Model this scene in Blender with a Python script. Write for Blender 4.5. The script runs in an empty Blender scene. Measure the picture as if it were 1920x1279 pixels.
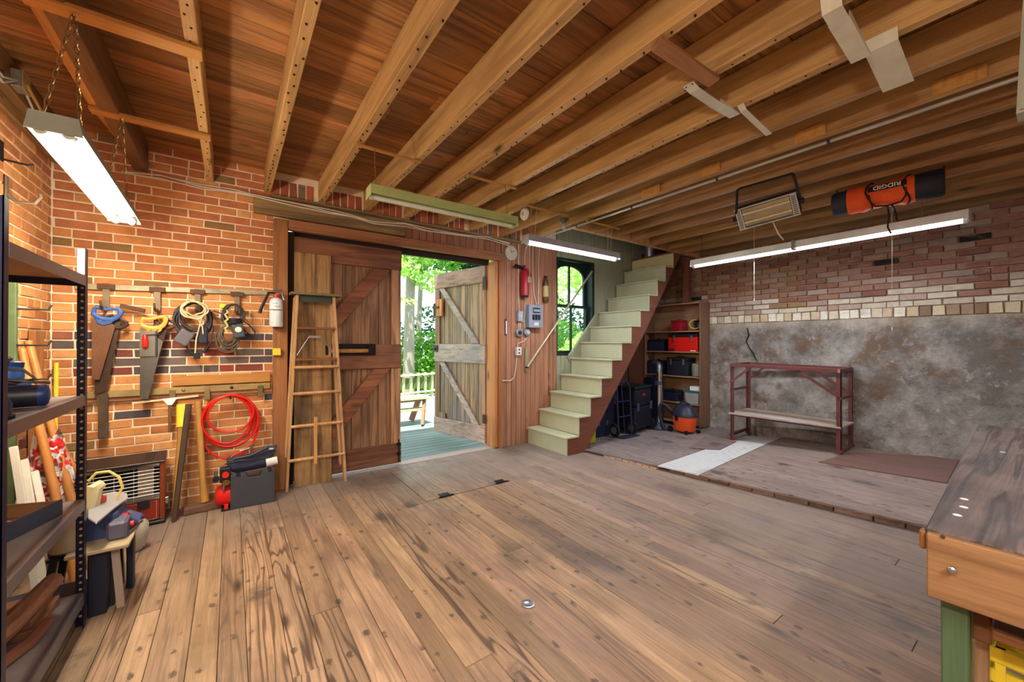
import bpy, bmesh, math, random
from mathutils import Vector, Matrix
random.seed(7)
PI = math.pi
SC = bpy.context.scene
COL = SC.collection

# ------------------------------------------------------------------ camera
CH = 1.4
FPX, YAW, PIT, ROL = 738.94, 0.618711, 0.0041847, 0.0014598
_cy, _sy = math.cos(YAW), math.sin(YAW)
_r = Vector((_cy, -_sy, 0)); _f = Vector((_sy, _cy, 0)); _u = Vector((0, 0, 1))
_F = _f*math.cos(PIT)+_u*math.sin(PIT); _U = _u*math.cos(PIT)-_f*math.sin(PIT)
_R = _r*math.cos(ROL)+_U*math.sin(ROL); _U = _U*math.cos(ROL)-_r*math.sin(ROL)
cam = bpy.data.cameras.new('camera'); camo = bpy.data.objects.new('camera', cam); COL.objects.link(camo)
cam.sensor_width = 36.0; cam.lens = FPX*36.0/1920.0; cam.clip_start = 0.02; cam.clip_end = 200
M = Matrix((( _R.x, _U.x, -_F.x, 0), (_R.y, _U.y, -_F.y, 0), (_R.z, _U.z, -_F.z, CH), (0, 0, 0, 1)))
camo.matrix_world = M
SC.camera = camo
SC.view_settings.view_transform = 'Standard'; SC.view_settings.look = 'None'
SC.view_settings.gamma = 1.0; SC.view_settings.use_curve_mapping = False
SC.view_settings.exposure = 0.48
SC.cycles.max_bounces = 7; SC.cycles.diffuse_bounces = 4; SC.cycles.glossy_bounces = 3; SC.cycles.adaptive_threshold = .02

def ray(px, py): return _R*((px-960)/FPX) - _U*((py-639.5)/FPX) + _F
def _on(ax, v, px, py):
    d = ray(px, py); o = Vector((0, 0, CH)); t = (v-o[ax])/d[ax]; return o+d*t
def WX(v, px, py): return _on(0, v, px, py)      # point of the plane x = v seen at that pixel
def WY(v, px, py): return _on(1, v, px, py)
def WZ(v, px, py): return _on(2, v, px, py)

# ------------------------------------------------------------------ world, sun, lights
w = bpy.data.worlds.new('daylight'); SC.world = w; w.use_nodes = True
bg = w.node_tree.nodes['Background']; bg.inputs[0].default_value = (0.80, 0.92, 1.0, 1); bg.inputs[1].default_value = 2.2
sl = bpy.data.lights.new('sun', 'SUN'); sl.energy = 13.0; sl.angle = 0.01; sl.color = (1, .96, .88)
so = bpy.data.objects.new('sun', sl); COL.objects.link(so)
so.rotation_euler = Vector((-0.16, -0.30, 1.0)).to_track_quat('Z', 'Y').to_euler()

def point(loc, power, col, size=.06):
    l = bpy.data.lights.new('lamp', 'POINT'); l.energy = power; l.color = col; l.shadow_soft_size = size
    o = bpy.data.objects.new('lamp', l); COL.objects.link(o); o.location = loc; return o
def area(loc, power, col, sx, sy, rot=(0, 0, 0), spread=PI):
    l = bpy.data.lights.new('lamp', 'AREA'); l.shape = 'RECTANGLE'; l.size = sx; l.size_y = sy; l.energy = power; l.color = col; l.spread = spread
    o = bpy.data.objects.new('lamp', l); COL.objects.link(o); o.location = loc; o.rotation_euler = rot; return o
WARM = (1.0, .895, .71); NEUT = (1.0, .94, .87); COOL = (.88, .93, 1.0)
# light given off by the fluorescent tubes (the tubes themselves are built further down)
area((-.59, 3.02, 2.13), 34, WARM, .10, 1.15)
for yy in (2.7, 3.4): point((-.59, yy, 2.10), 15, WARM)
area((3.15, 3.22, 2.40), 22, COOL, 1.3, .06)
for xx in (2.8, 3.5): point((xx, 3.22, 2.37), 7, COOL)
area((5.06, 1.7, 2.36), 34, COOL, .10, 2.3)
for yy in (1.0, 2.4): point((5.02, yy, 2.33), 3.5, COOL)
# behind the camera: left lamp inferred from the lit joists, other two added as fill
area((-.6, .0, 2.15), 30, WARM, .10, 1.2)
point((-.6, .1, 2.12), 62, WARM)
area((.35, -.7, 2.2), 46, NEUT, 1.2, .10)
point((.35, -.7, 2.15), 5, NEUT)
area((3.6, -.6, 2.2), 12, COOL, 1.2, .10)
point((3.6, -.6, 2.15), 2, COOL)

# ------------------------------------------------------------------ mesh building
class MB:
    def __init__(s, xf=None): s.v = []; s.f = []; s.xf = xf
    def add(s, vs, fs):
        n = len(s.v)
        for p in vs:
            p = Vector(p); s.v.append(s.xf @ p if s.xf else p)
        for q in fs: s.f.append([i+n for i in q])
        return s
    def box(s, x0, x1, y0, y1, z0, z1):
        vs = [(x0, y0, z0), (x1, y0, z0), (x1, y1, z0), (x0, y1, z0), (x0, y0, z1), (x1, y0, z1), (x1, y1, z1), (x0, y1, z1)]
        return s.add(vs, [(0, 3, 2, 1), (4, 5, 6, 7), (0, 1, 5, 4), (1, 2, 6, 5), (2, 3, 7, 6), (3, 0, 4, 7)])
    def hexa(s, bot, top):
        return s.add(list(bot)+list(top), [(0, 3, 2, 1), (4, 5, 6, 7), (0, 1, 5, 4), (1, 2, 6, 5), (2, 3, 7, 6), (3, 0, 4, 7)])
    def beam(s, p, q, w, h, side=None):
        p = Vector(p); q = Vector(q); d = (q-p).normalized()
        a = Vector(side) if side else (Vector((0, 0, 1)).cross(d) if abs(d.z) < .95 else Vector((1, 0, 0)))
        a = (a - d*a.dot(d)).normalized(); b = d.cross(a)
        A = a*w/2; B = b*h/2
        return s.hexa([p-A-B, p+A-B, p+A+B, p-A+B], [q-A-B, q+A-B, q+A+B, q-A+B])
    def ring(s, c, ax, r, n, ph=0):
        ax = Vector(ax).normalized(); a = ax.orthogonal().normalized(); b = ax.cross(a)
        return [Vector(c)+a*(r*math.cos(2*PI*i/n+ph))+b*(r*math.sin(2*PI*i/n+ph)) for i in range(n)]
    def lathe(s, c, ax, prof, n=16, cap=True):
        c = Vector(c); ax = Vector(ax).normalized(); vs = []; fs = []
        for (r, h) in prof: vs += s.ring(c+ax*h, ax, max(r, 1e-4), n)
        for k in range(len(prof)-1):
            for i in range(n):
                j = (i+1) % n; fs.append((k*n+i, k*n+j, (k+1)*n+j, (k+1)*n+i))
        if cap: fs.append(tuple(range(n-1, -1, -1))); fs.append(tuple((len(prof)-1)*n+i for i in range(n)))
        return s.add(vs, fs)
    def cyl(s, p, q, r, r2=None, n=12):
        p = Vector(p); q = Vector(q); return s.lathe(p, q-p, [(r, 0), (r if r2 is None else r2, (q-p).length)], n)
    def tube(s, pts, r, n=6, closed=False):
        pts = [Vector(p) for p in pts]; m = len(pts); vs = []; fs = []; up = None
        for i, p in enumerate(pts):
            if closed: t = pts[(i+1) % m]-pts[i-1]
            else: t = pts[min(i+1, m-1)]-pts[max(i-1, 0)]
            if t.length < 1e-9: t = Vector((0, 0, 1))
            t.normalize()
            if up is None: up = t.orthogonal().normalized()
            else:
                up = up - t*up.dot(t)
                up = up.normalized() if up.length > 1e-6 else t.orthogonal().normalized()
            b = t.cross(up); rr = r[i] if isinstance(r, (list, tuple)) else r
            vs += [p+up*(rr*math.cos(2*PI*k/n))+b*(rr*math.sin(2*PI*k/n)) for k in range(n)]
        for i in range(m if closed else m-1):
            j = (i+1) % m
            for k in range(n):
                l = (k+1) % n; fs.append((i*n+k, i*n+l, j*n+l, j*n+k))
        if not closed: fs.append(tuple(range(n-1, -1, -1))); fs.append(tuple((m-1)*n+i for i in range(n)))
        return s.add(vs, fs)
    def prism(s, poly, ext):
        poly = [Vector(p) for p in poly]; e = Vector(ext); n = len(poly)
        fs = [tuple(range(n-1, -1, -1)), tuple(range(n, 2*n))]+[(i, (i+1) % n, n+(i+1) % n, n+i) for i in range(n)]
        return s.add(poly+[p+e for p in poly], fs)
    def torus(s, c, ax, R, r, n=20, m=6, flat=(1, 1), jit=0):
        ax = Vector(ax).normalized(); pts = []
        a = ax.orthogonal().normalized() if abs(ax.z) > .9 else ax.cross(Vector((0, 0, 1))).normalized()
        b = a.cross(ax)
        for i in range(n):
            t = 2*PI*i/n; pts.append(Vector(c)+a*(R*flat[0]*math.cos(t))+b*(R*flat[1]*math.sin(t))+ax*(jit*math.sin(3*t+c[0]*50)))
        return s.tube(pts, r, m, True)

WL = {}
def wl(o): return WL.get(o.name, Vector((0, 0, 0)))
def mesh_from(name, mb, mat, org, bev=0, smooth=False, seg=1, recalc=True):
    me = bpy.data.meshes.new(name)
    bm = bmesh.new(); vs = [bm.verts.new(p-org) for p in mb.v]
    for q in mb.f:
        try: bm.faces.new([vs[i] for i in q])
        except ValueError: pass
    if recalc: bmesh.ops.recalc_face_normals(bm, faces=bm.faces)
    if bev:
        ed = [e for e in bm.edges if len(e.link_faces) == 2 and e.calc_face_angle(0) > .6]
        try: bmesh.ops.bevel(bm, geom=ed, offset=bev, segments=seg, affect='EDGES', profile=.6, clamp_overlap=True)
        except Exception: pass
    if smooth:
        for fc in bm.faces: fc.smooth = True
        for e in bm.edges:
            if len(e.link_faces) == 2 and e.calc_face_angle(0) > .7: e.smooth = False
    bm.to_mesh(me); bm.free()
    if mat: me.materials.append(mat)
    return me
def part(name, mb, mat, parent=None, bev=0, smooth=False, label=None, kind=None, color=None, org=None, seg=1):
    if org is None:
        xs = [p.x for p in mb.v]; ys = [p.y for p in mb.v]; zs = [p.z for p in mb.v]
        org = Vector(((min(xs)+max(xs))/2, (min(ys)+max(ys))/2, min(zs) if parent is None else (min(zs)+max(zs))/2))
    org = Vector(org)
    me = mesh_from(name, mb, mat, org, bev, smooth, seg)
    o = bpy.data.objects.new(name, me); COL.objects.link(o)
    if parent is not None: o.parent = parent; o.location = org-wl(parent)
    else: o.location = org
    WL[o.name] = org
    if label: o['label'] = label
    if kind: o['kind'] = kind
    if color: o.color = (*color, 1)
    return o
def inst(name, me, parent, loc, rot=(0, 0, 0), scale=(1, 1, 1), color=None):
    o = bpy.data.objects.new(name, me); COL.objects.link(o); o.parent = parent
    o.location = Vector(loc)-(wl(parent) if parent else Vector()); o.rotation_euler = rot; o.scale = scale
    if color: o.color = (*color, 1)
    WL[o.name] = Vector(loc)
    return o
def thing(name, label, cat, loc, group=None, kind=None):
    o = bpy.data.objects.new(name, None); COL.objects.link(o); o.location = loc; o.empty_display_size = .1
    WL[o.name] = Vector(loc)
    return tag(o, label, cat, group, kind)
def tag(o, label=None, cat=None, group=None, kind=None):
    if label: o['label'] = label
    if cat: o['category'] = cat
    if group: o['group'] = group
    if kind: o['kind'] = kind
    return o
def single(name, mb, mat, label, cat, group=None, bev=0, smooth=False, kind=None, color=None):
    return tag(part(name, mb, mat, None, bev, smooth, color=color), label, cat, group, kind)
def copy_tree(o, d=(0, 0, 0), parent=None, label=None):
    c = o.copy(); COL.objects.link(c)
    if parent is not None: c.parent = parent; c.matrix_parent_inverse = o.matrix_parent_inverse.copy(); WL[c.name] = wl(o)+Vector(d)
    else: c.location = o.location+Vector(d); WL[c.name] = wl(o)+Vector(d)
    if label: c['label'] = label
    for ch in list(o.children): copy_tree(ch, d, c)
    return c

# ------------------------------------------------------------------ materials
def L(c):
    f = lambda u: (u/255/12.92) if u/255 <= .04045 else ((u/255+.055)/1.055)**2.4
    return (f(c[0]), f(c[1]), f(c[2]), 1.0)
def L3(c): return L(c)[:3]
class NT:
    def __init__(s, name):
        m = bpy.data.materials.new(name); m.use_nodes = True; s.m = m; s.t = m.node_tree
        s.b = s.t.nodes['Principled BSDF']; s.b.inputs['Specular IOR Level'].default_value = .3
    def n(s, typ, **kw):
        nd = s.t.nodes.new('ShaderNode'+typ)
        for k, v in kw.items():
            if k.startswith('_'): setattr(nd, k[1:], v)
            else:
                key = k.replace('__', ' ')
                sock = nd.inputs[int(key[1:])] if key[0] == 'i' and key[1:].isdigit() else nd.inputs[key]
                if isinstance(v, bpy.types.NodeSocket): s.t.links.new(v, sock)
                else: sock.default_value = v
        return nd
    def link(s, a, b): s.t.links.new(a, b)
    def math(s, op, a, b=0.0, clamp=False): return s.n('Math', _operation=op, i0=a, i1=b, _use_clamp=clamp).outputs[0]
    def mix(s, f, a, b, mode='MIX'):
        nd = s.n('Mix', _data_type='RGBA', _blend_type=mode)
        for v, i in ((f, 0), (a, 6), (b, 7)):
            if isinstance(v, bpy.types.NodeSocket): s.link(v, nd.inputs[i])
            else: nd.inputs[i].default_value = v
        return nd.outputs[2]
    def ramp(s, f, p0, p1, v0=0.0, v1=1.0):
        nd = s.n('MapRange', i0=f, i1=p0, i2=p1, i3=v0, i4=v1); nd.clamp = True; return nd.outputs[0]
    def noise(s, vec, scale, detail=3, rough=.55, dist=0):
        return s.n('TexNoise', Vector=vec, Scale=scale, Detail=detail, Roughness=rough, Distortion=dist).outputs[0]
    def vmul(s, vec, k): return s.n('VectorMath', _operation='MULTIPLY', i0=vec, i1=k).outputs[0]
    def vadd(s, a, b): return s.n('VectorMath', _operation='ADD', i0=a, i1=b).outputs[0]
    def obj(s):
        tc = s.n('TexCoord').outputs['Object']; oi = s.n('ObjectInfo')
        r = oi.outputs['Random']; cx = s.n('CombineXYZ', X=s.math('MULTIPLY', r, 41.0), Y=s.math('MULTIPLY', r, 17.3), Z=s.math('MULTIPLY', r, 29.1)).outputs[0]
        s.rand = r; s.oc = oi.outputs['Color']
        return s.vadd(tc, cx)
    def out(s, col, rough=.6, bump=None, bs=.3, bd=.01, metal=0.0, spec=None):
        b = s.b
        if isinstance(col, bpy.types.NodeSocket): s.link(col, b.inputs['Base Color'])
        else: b.inputs['Base Color'].default_value = col
        if isinstance(rough, bpy.types.NodeSocket): s.link(rough, b.inputs['Roughness'])
        else: b.inputs['Roughness'].default_value = rough
        b.inputs['Metallic'].default_value = metal
        if spec is not None: b.inputs['Specular IOR Level'].default_value = spec
        if bump is not None:
            bn = s.n('Bump', Strength=bs, Distance=bd, Height=bump); s.link(bn.outputs[0], b.inputs['Normal'])
        return s.m
MC = {}
def plain(rgb, rough=.5, metal=0.0, wear=.12, bump=0, spec=None, dirt=None):
    key = (rgb, rough, metal, wear, bump, dirt)
    if key in MC: return MC[key]
    t = NT('paint_%d_%d_%d' % rgb); v = t.obj(); n = t.noise(v, 9, 4, .6); n2 = t.noise(v, 60, 2)
    k = t.ramp(n, .3, .7, 1-wear, 1+wear*.6)
    c = t.mix(1.0, L(rgb), t.n('CombineXYZ', X=k, Y=k, Z=k).outputs[0], 'MULTIPLY')
    c = t.mix(1.0, c, t.oc, 'MULTIPLY')
    if dirt: c = t.mix(t.ramp(n, .52, .66, 0, .8), c, L(dirt))
    m = t.out(c, rough, n2 if bump else None, bump, .004, metal, spec); MC[key] = m; return m
def wood(name, light, dark, axis=1, gs=1.0, rings=9, rough=.6, var=.18, knots=.5, line=.5, bump=.25, stain=None, stain_amt=.5, spec=.3, fade=None, world=False, gloss=None, knotc=(45, 28, 16), spots=0, ringvar=False, streak=.35):
    t = NT(name); v = t.obj()
    def st(a, b): return tuple(a if i == axis else b for i in range(3))
    n1 = t.noise(t.vmul(v, st(.55*gs, 7.0*gs)), 1.0, 2, .5, .3)
    r = t.math('SINE', t.math('MULTIPLY', n1, rings*6.28))
    r = t.ramp(r, .35, 1.0)
    if ringvar: r = t.math('MULTIPLY', r, t.ramp(t.math('FRACT', t.math('MULTIPLY', t.rand, 7.31)), .50, .85, .15, 1.0))
    nf = t.noise(t.vmul(v, st(3*gs, 110*gs)), 1.0, 4, .65)
    ff = t.ramp(nf, .35, .72)
    nb = t.noise(t.vmul(v, st(1.2, 4)), 1.0, 3, .55)
    c = t.mix(t.ramp(nb, .3, .75), L(light), L(tuple(a*.62+b*.38 for a, b in zip(light, dark))))
    c = t.mix(t.math('MULTIPLY', ff, .55), c, L(tuple(a*.45+b*.55 for a, b in zip(light, dark))))
    c = t.mix(t.math('MULTIPLY', r, line), c, L(dark))
    if streak:
        ns = t.noise(t.vmul(v, st(.9*gs, 24*gs)), 1.0, 5, .7)
        c = t.mix(t.ramp(ns, .50, .68, 0, streak), c, L(tuple(u*.62 for u in dark)))
        c = t.mix(t.ramp(ns, .42, .28, 0, streak*.7), c, L(tuple(min(255, u*1.14+8) for u in light)))
    if knots:
        vo = t.n('TexVoronoi', Vector=t.vmul(v, st(1.7, 5.0)), Scale=1.0, Randomness=1.0)
        sep = t.n('SeparateColor', Color=vo.outputs['Color']).outputs[0]
        kn = t.math('MULTIPLY', t.ramp(vo.outputs['Distance'], .16, .05), t.ramp(sep, 1-knots*.7, 1-knots*.7+.04))
        c = t.mix(t.math('MULTIPLY', kn, .85), c, L(knotc))
    vr = t.ramp(t.rand, 0, 1, 1-var, 1+var)
    c = t.mix(1.0, c, t.n('CombineXYZ', X=vr, Y=vr, Z=vr).outputs[0], 'MULTIPLY')
    pos = t.n('NewGeometry').outputs['Position']
    if stain:
        sn = t.noise(t.vmul(pos, st(.7, 1.6)), 1.6, 5, .62)
        c = t.mix(t.ramp(sn, .50, .70, 0, stain_amt), c, L(stain))
    if spots:
        vo = t.n('TexVoronoi', Vector=t.vmul(pos, st(6, 11)), Scale=1.0, Randomness=1.0)
        sep = t.n('SeparateColor', Color=vo.outputs['Color']).outputs[1]
        v2 = t.n('TexVoronoi', Vector=t.vmul(pos, st(9, 15)), Scale=1.0, Randomness=1.0)
        sp2 = t.n('SeparateColor', Color=v2.outputs['Color']).outputs[2]
        s2 = t.math('MULTIPLY', t.ramp(t.math('ADD', v2.outputs['Distance'], t.math('ADD', t.math('MULTIPLY', t.noise(pos, 26, 4, .7), .75), t.math('MULTIPLY', sp2, -.22))), .42, .30), t.ramp(sp2, .72, .76))
        c = t.mix(t.math('MULTIPLY', s2, .8), c, L((62, 48, 40)))
        v3 = t.n('TexVoronoi', Vector=t.vmul(t.vadd(pos, (5, 3, 0)), st(2.2, 3.6)), Scale=1.0, Randomness=1.0)
        sp3 = t.n('SeparateColor', Color=v3.outputs['Color']).outputs[0]
        s3 = t.math('MULTIPLY', t.ramp(t.math('ADD', v3.outputs['Distance'], t.math('MULTIPLY', t.noise(pos, 9, 5, .75), .60)), .56, .40), t.ramp(sp3, .38, .5))
        c = t.mix(t.math('MULTIPLY', s3, .8), c, L((64, 54, 50)))
        s1 = t.math('MULTIPLY', t.ramp(t.math('ADD', vo.outputs['Distance'], t.math('MULTIPLY', t.noise(pos, 22, 4, .7), .40)), .36, .24), t.ramp(sep, 1-spots, 1-spots+.1))
        c = t.mix(t.math('MULTIPLY', s1, .75), c, L((52, 42, 36)))
    if fade: c = fade(t, c, pos)
    c = t.mix(1.0, c, t.oc, 'MULTIPLY')
    rg = rough if gloss is None else t.ramp(t.noise(pos, 2.2, 4), .35, .7, gloss, rough)
    return t.out(c, rg, t.math('ADD', nf, t.math('MULTIPLY', r, -.35)), bump, .006, 0, spec)
def brickmat(name, smudge=(70, 55, 50), amt=.5, bump=.5):
    t = NT(name); v = t.obj()
    n = t.noise(v, 14, 5, .65); n2 = t.noise(v, 70, 4, .7)
    k = t.ramp(n, .25, .75, .80, 1.16)
    c = t.mix(1.0, t.oc, t.n('CombineXYZ', X=k, Y=k, Z=k).outputs[0], 'MULTIPLY')
    sm = t.math('MULTIPLY', t.ramp(t.noise(t.vmul(v, (5, 5, 16)), 1.0, 5, .7), .52, .74), amt)
    c = t.mix(sm, c, L(smudge))
    c = t.mix(t.ramp(n2, .66, .8, 0, .35), c, L((225, 205, 185)))
    return t.out(c, .85, t.math('ADD', n, n2), bump, .006, 0, .2)
def emit(rgb, s):
    t = NT('lit_tube'); t.b.inputs['Base Color'].default_value = L(rgb); t.b.inputs['Emission Color'].default_value = L(rgb); t.b.inputs['Emission Strength'].default_value = s; return t.m

STEEL = plain((150, 150, 150), .35, .9); CHROME = plain((205, 208, 212), .18, 1.0, .05); BLACKP = plain((26, 27, 31), .45); BLACKR = plain((18, 18, 20), .7)
NAVY = plain((27, 32, 56), .4); BLUEP = plain((44, 84, 150), .4); REDP = plain((205, 32, 26), .3, 0, .06); ORANGE = plain((226, 88, 34), .7, 0, .06)
WHITEP = plain((226, 226, 220), .4, 0, .06); CREAM = plain((205, 203, 170), .5); YELLOW = plain((228, 208, 60), .45, 0, .08); IRON = plain((70, 62, 56), .6, .6, .3, .3)
RUST = plain((96, 66, 50), .65, .3, .3, .3); GREY = plain((128, 130, 134), .5); LGREY = plain((180, 182, 184), .45); BRASS = plain((120, 96, 50), .35, .8); GREENP = plain((110, 122, 86), .55, 0, .3)
WIRE = plain((206, 196, 178), .5); RED_D = plain((150, 30, 40), .35, 0, .08); DKRED = plain((96, 52, 50), .5, 0, .25, .2)
PINE = wood('pale_pine', (205, 152, 82), (150, 95, 45), 0, rings=5, knots=.15, line=.25, var=.05)
HANDLE = wood('handle_wood', (190, 138, 76), (120, 78, 38), 2, rings=4, knots=0, line=.3, var=.12, rough=.5)
# ------------------------------------------------------------------ structure materials
def floorfade(t, c, pos):
    sp = t.n('SeparateXYZ', Vector=pos)
    x = sp.outputs[0]; y = sp.outputs[1]
    wob = t.math('MULTIPLY', t.math('SUBTRACT', t.noise(t.vmul(pos, (1, 1, 1)), 1.3, 4, .6), .5), 1.6)
    # greyed, foot-worn boards along the raised platform and round the doorway
    a = t.ramp(t.math('ADD', x, wob), 1.6, 3.3, 0, .62)
    c = t.mix(a, c, L((140, 124, 118)))
    d = t.math('SUBTRACT', y, t.math('MULTIPLY', x, -.0))
    a = t.ramp(t.math('ADD', d, wob), 3.1, 4.1, 0, .7)
    c = t.mix(a, c, L((122, 112, 106)))
    dk = t.ramp(t.noise(t.vmul(pos, (1.1, .7, 1)), 1.1, 5, .6), .54, .64, 0, .62)
    return t.mix(dk, c, L((82, 66, 58)))
FLOORM = wood('floor_boards', (184, 150, 118), (70, 50, 38), 1, streak=.55, gs=1.15, rings=9, ringvar=True, line=.85, var=.2, knots=.55, rough=.62, gloss=.36, bump=.5, stain=(96, 76, 64), stain_amt=.6, fade=floorfade, spec=.4, knotc=(50, 34, 26), spots=.34)
CEILM = wood('ceiling_boards', (180, 132, 82), (98, 62, 36), 0, streak=.6, rings=5, line=.45, var=.24, knots=.6, stain=(112, 70, 42), stain_amt=.5)
JOISTM = wood('joist_timber', (206, 172, 116), (128, 94, 58), 1, gs=.8, rings=4, line=.35, var=.08, knots=.4, stain=(128, 92, 60), stain_amt=.35, bump=.4)
DOORM = wood('old_door_boards', (172, 130, 94), (78, 50, 34), 2, streak=.85, gs=.9, rings=5, line=.5, var=.3, knots=.6, stain=(66, 46, 38), stain_amt=.5, bump=.5)
DOORRAILX = wood('door_rail_timber', (146, 96, 68), (70, 42, 28), 0, streak=.6, gs=.9, rings=4, line=.4, var=.12, knots=.4, bump=.5, stain=(48, 30, 24), stain_amt=.5)
WEATHM = wood('weathered_door_boards', (184, 156, 122), (92, 70, 54), 2, streak=.9, gs=.9, rings=4, line=.4, var=.22, knots=.5, stain=(118, 118, 122), stain_amt=.8, bump=.6)
WEATHR = wood('weathered_rail', (182, 158, 142), (110, 88, 76), 1, streak=.6, gs=.9, rings=4, line=.4, var=.1, knots=.3, stain=(130, 132, 136), stain_amt=.6, bump=.6)
PLANKM = wood('red_brown_wall_boards', (180, 128, 98), (112, 72, 52), 2, rings=4, line=.35, var=.10, knots=.5, bump=.25, stain=(176, 124, 98), stain_amt=.35)
FRAMEM = wood('door_frame_timber', (168, 114, 68), (98, 60, 34), 2, rings=4, line=.35, var=.12, knots=.4, bump=.3)
FRAMEX = wood('door_header_timber', (160, 108, 72), (92, 56, 36), 0, rings=4, line=.35, var=.12, knots=.4, bump=.3)
BEAMM = wood('hewn_lintel', (156, 128, 84), (78, 60, 38), 0, streak=.8, gs=.7, rings=5, line=.5, var=.02, knots=.7, bump=.8, stain=(96, 76, 50), stain_amt=.6)
PLYM = wood('plywood_sheet', (160, 144, 134), (92, 76, 70), 1, gs=1.6, rings=12, line=.6, var=.05, knots=.2, bump=.5, stain=(112, 100, 98), stain_amt=.7, spots=.2)
PLYR = wood('red_brown_sheet', (128, 96, 86), (94, 66, 58), 1, gs=1.4, rings=8, line=.3, var=.03, knots=.1, bump=.15, stain=(104, 76, 74), stain_amt=.5)
BRICKM = brickmat('brick_orange', (92, 62, 48), .30)
BRICKR = brickmat('brick_red', (156, 136, 124), .75, .8)
MORTAR = plain((226, 206, 178), .9, 0, .15, .4)
MORTARR = plain((158, 134, 120), .9, 0, .3, .5)
OUTBRICK = plain((150, 96, 72), .9, 0, .2)
DARKPL = plain((84, 66, 54), .9, 0, .2)

# ------------------------------------------------------------------ floor
XL, XR, YB, YF = -1.096, 6.30, 4.386, -1.7
floor = part('floor', MB().box(XL-.1, XR+.3, YF-.1, YB+.2, -.12, -.03), DARKPL, kind='structure', org=(0, 0, -.03))
edges = [XL]
rf = random.Random(3)
while edges[-1] < 1.30: edges.append(edges[-1]+rf.uniform(.095, .15))
edges[-1] = 1.40
k = 8
for i in range(1, k+1): edges.append(1.40+.92*i/k)
while edges[-1] < 4.30: edges.append(edges[-1]+rf.uniform(.085, .13))
trap = []
for i in range(len(edges)-1):
    a, b = edges[i]+.0012, edges[i+1]-.0012
    cuts = [YF]
    if rf.random() < .75: cuts.append(rf.uniform(-.5, 2.9))
    if 1.39 < a < 2.31: segs = [(cuts[j], cuts[j+1]) for j in range(len(cuts)-1)]+[(cuts[-1], 3.262), (4.232, YB)]; trap.append((a, b))
    else:
        if rf.random() < .4: cuts.append(rf.uniform(3.2, 4.0))
        cuts.append(YB); segs = [(cuts[j], cuts[j+1]) for j in range(len(cuts)-1)]
    for (y0, y1) in segs:
        dz = rf.uniform(-.0012, .0012); g = rf.uniform(.90, 1.08)
        part('board', MB().box(a, b, y0+.0012, y1-.0012, -.03, dz), FLOORM, floor, bev=.0016, color=(g, g*rf.uniform(.97, 1.02), g*rf.uniform(.94, 1.03)))
tr = thing('trapdoor', 'flush trapdoor cut in the floor boards, with two dark iron straps', 'trapdoor', (1.86, 3.75, 0))
for a, b in trap: part('board', MB().box(a+(.004 if a < 1.41 else 0), b-(.004 if b > 2.31 else 0), 3.272, 4.224, -.03, .0015), FLOORM, tr, bev=.0016)
for xa in (1.53, 2.14):
    part('strap', MB().box(xa, xa+.14, 3.255, 3.285, .0016, .006).box(xa+.02, xa+.12, 3.285, 3.35, .0016, .005).cyl((xa, 3.27, .006), (xa+.14, 3.27, .006), .006, n=8), plain((38, 34, 34), .5, .6), tr)
sc_ = bmesh.new(); sc_.free()
plate = single('floor_disc', MB().lathe((*WZ(0, 990, 1133).xy, .0012), (0, 0, 1), [(.036, 0), (.036, .003), (.028, .004), (.026, .0025)], 20), STEEL, 'small round metal disc set in the middle of the floor boards', 'disc', smooth=True)
# sill across the doorway
single('door_sill', MB().box(.44, 2.86, 4.388, 4.56, -.10, .006), wood('worn_sill', (172, 160, 150), (118, 104, 96), 0, rings=4, line=.3, knots=.2), 'worn pale wooden sill across the foot of the doorway', 'sill', bev=.004, kind='structure')

# ------------------------------------------------------------------ ceiling and joists
ceil = part('ceiling', MB().box(XL-.1, 3.80, YF-.1, YB+.1, 3.07, 3.14).box(3.80, XR+.3, YF-.1, 3.56, 3.07, 3.14), DARKPL, kind='structure', org=(0, 0, 3.05))
y = YF; rc = random.Random(5); row = 0
while y < YB-.01:
    wd = min(rc.uniform(.15, .19), YB-y); xe = XR if y+wd < 3.56 else 3.80
    xs = [XL, rc.uniform(.6, 2.6), xe] if rc.random() < .8 else [XL, xe]
    for j in range(len(xs)-1):
        g = rc.uniform(.8, 1.15)*(1 if xs[j] < 2.0 else .78)  # shade over the right half is put into these boards' colour
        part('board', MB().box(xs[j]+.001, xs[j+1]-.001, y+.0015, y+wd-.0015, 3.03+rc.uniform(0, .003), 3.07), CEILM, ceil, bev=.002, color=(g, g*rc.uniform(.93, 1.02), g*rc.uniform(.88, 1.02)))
    y += wd
JO = [(-.185, -.132), (.246, .302), (.713, .772), (1.157, 1.213), (1.606, 1.666), (2.037, 2.095), (2.457, 2.515), (2.910, 2.970), (3.300, 3.358), (3.765, 3.825), (4.145, 4.202), (4.540, 4.598), (4.960, 5.018), (5.395, 5.455), (5.83, 5.89)]
for i, (a, b) in enumerate(JO):
    y1 = YB+.02 if b < 3.7 else 3.50
    tnt = (1.04, 1.0, .92) if i < 7 else ((.86, .76, .72) if i < 9 else (.66, .52, .49))  # darker, redder tint to the right paints in the change of light
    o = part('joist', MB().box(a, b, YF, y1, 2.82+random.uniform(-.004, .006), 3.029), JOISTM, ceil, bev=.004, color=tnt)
    # nail heads and holes along the underside
    mb = MB(); yy = .6+random.random()*.2
    while yy < y1-.05:
        xx = random.uniform(a+.012, b-.012); mb.lathe((xx, yy, 2.8155), (0, 0, 1), [(.004, 0), (.0055, .002), (.0055, .008)], 6); yy += random.uniform(.06, .16)
    if b < 2.6: part('nail_holes', mb, plain((40, 26, 18), .8), o, kind='stuff')
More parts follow.
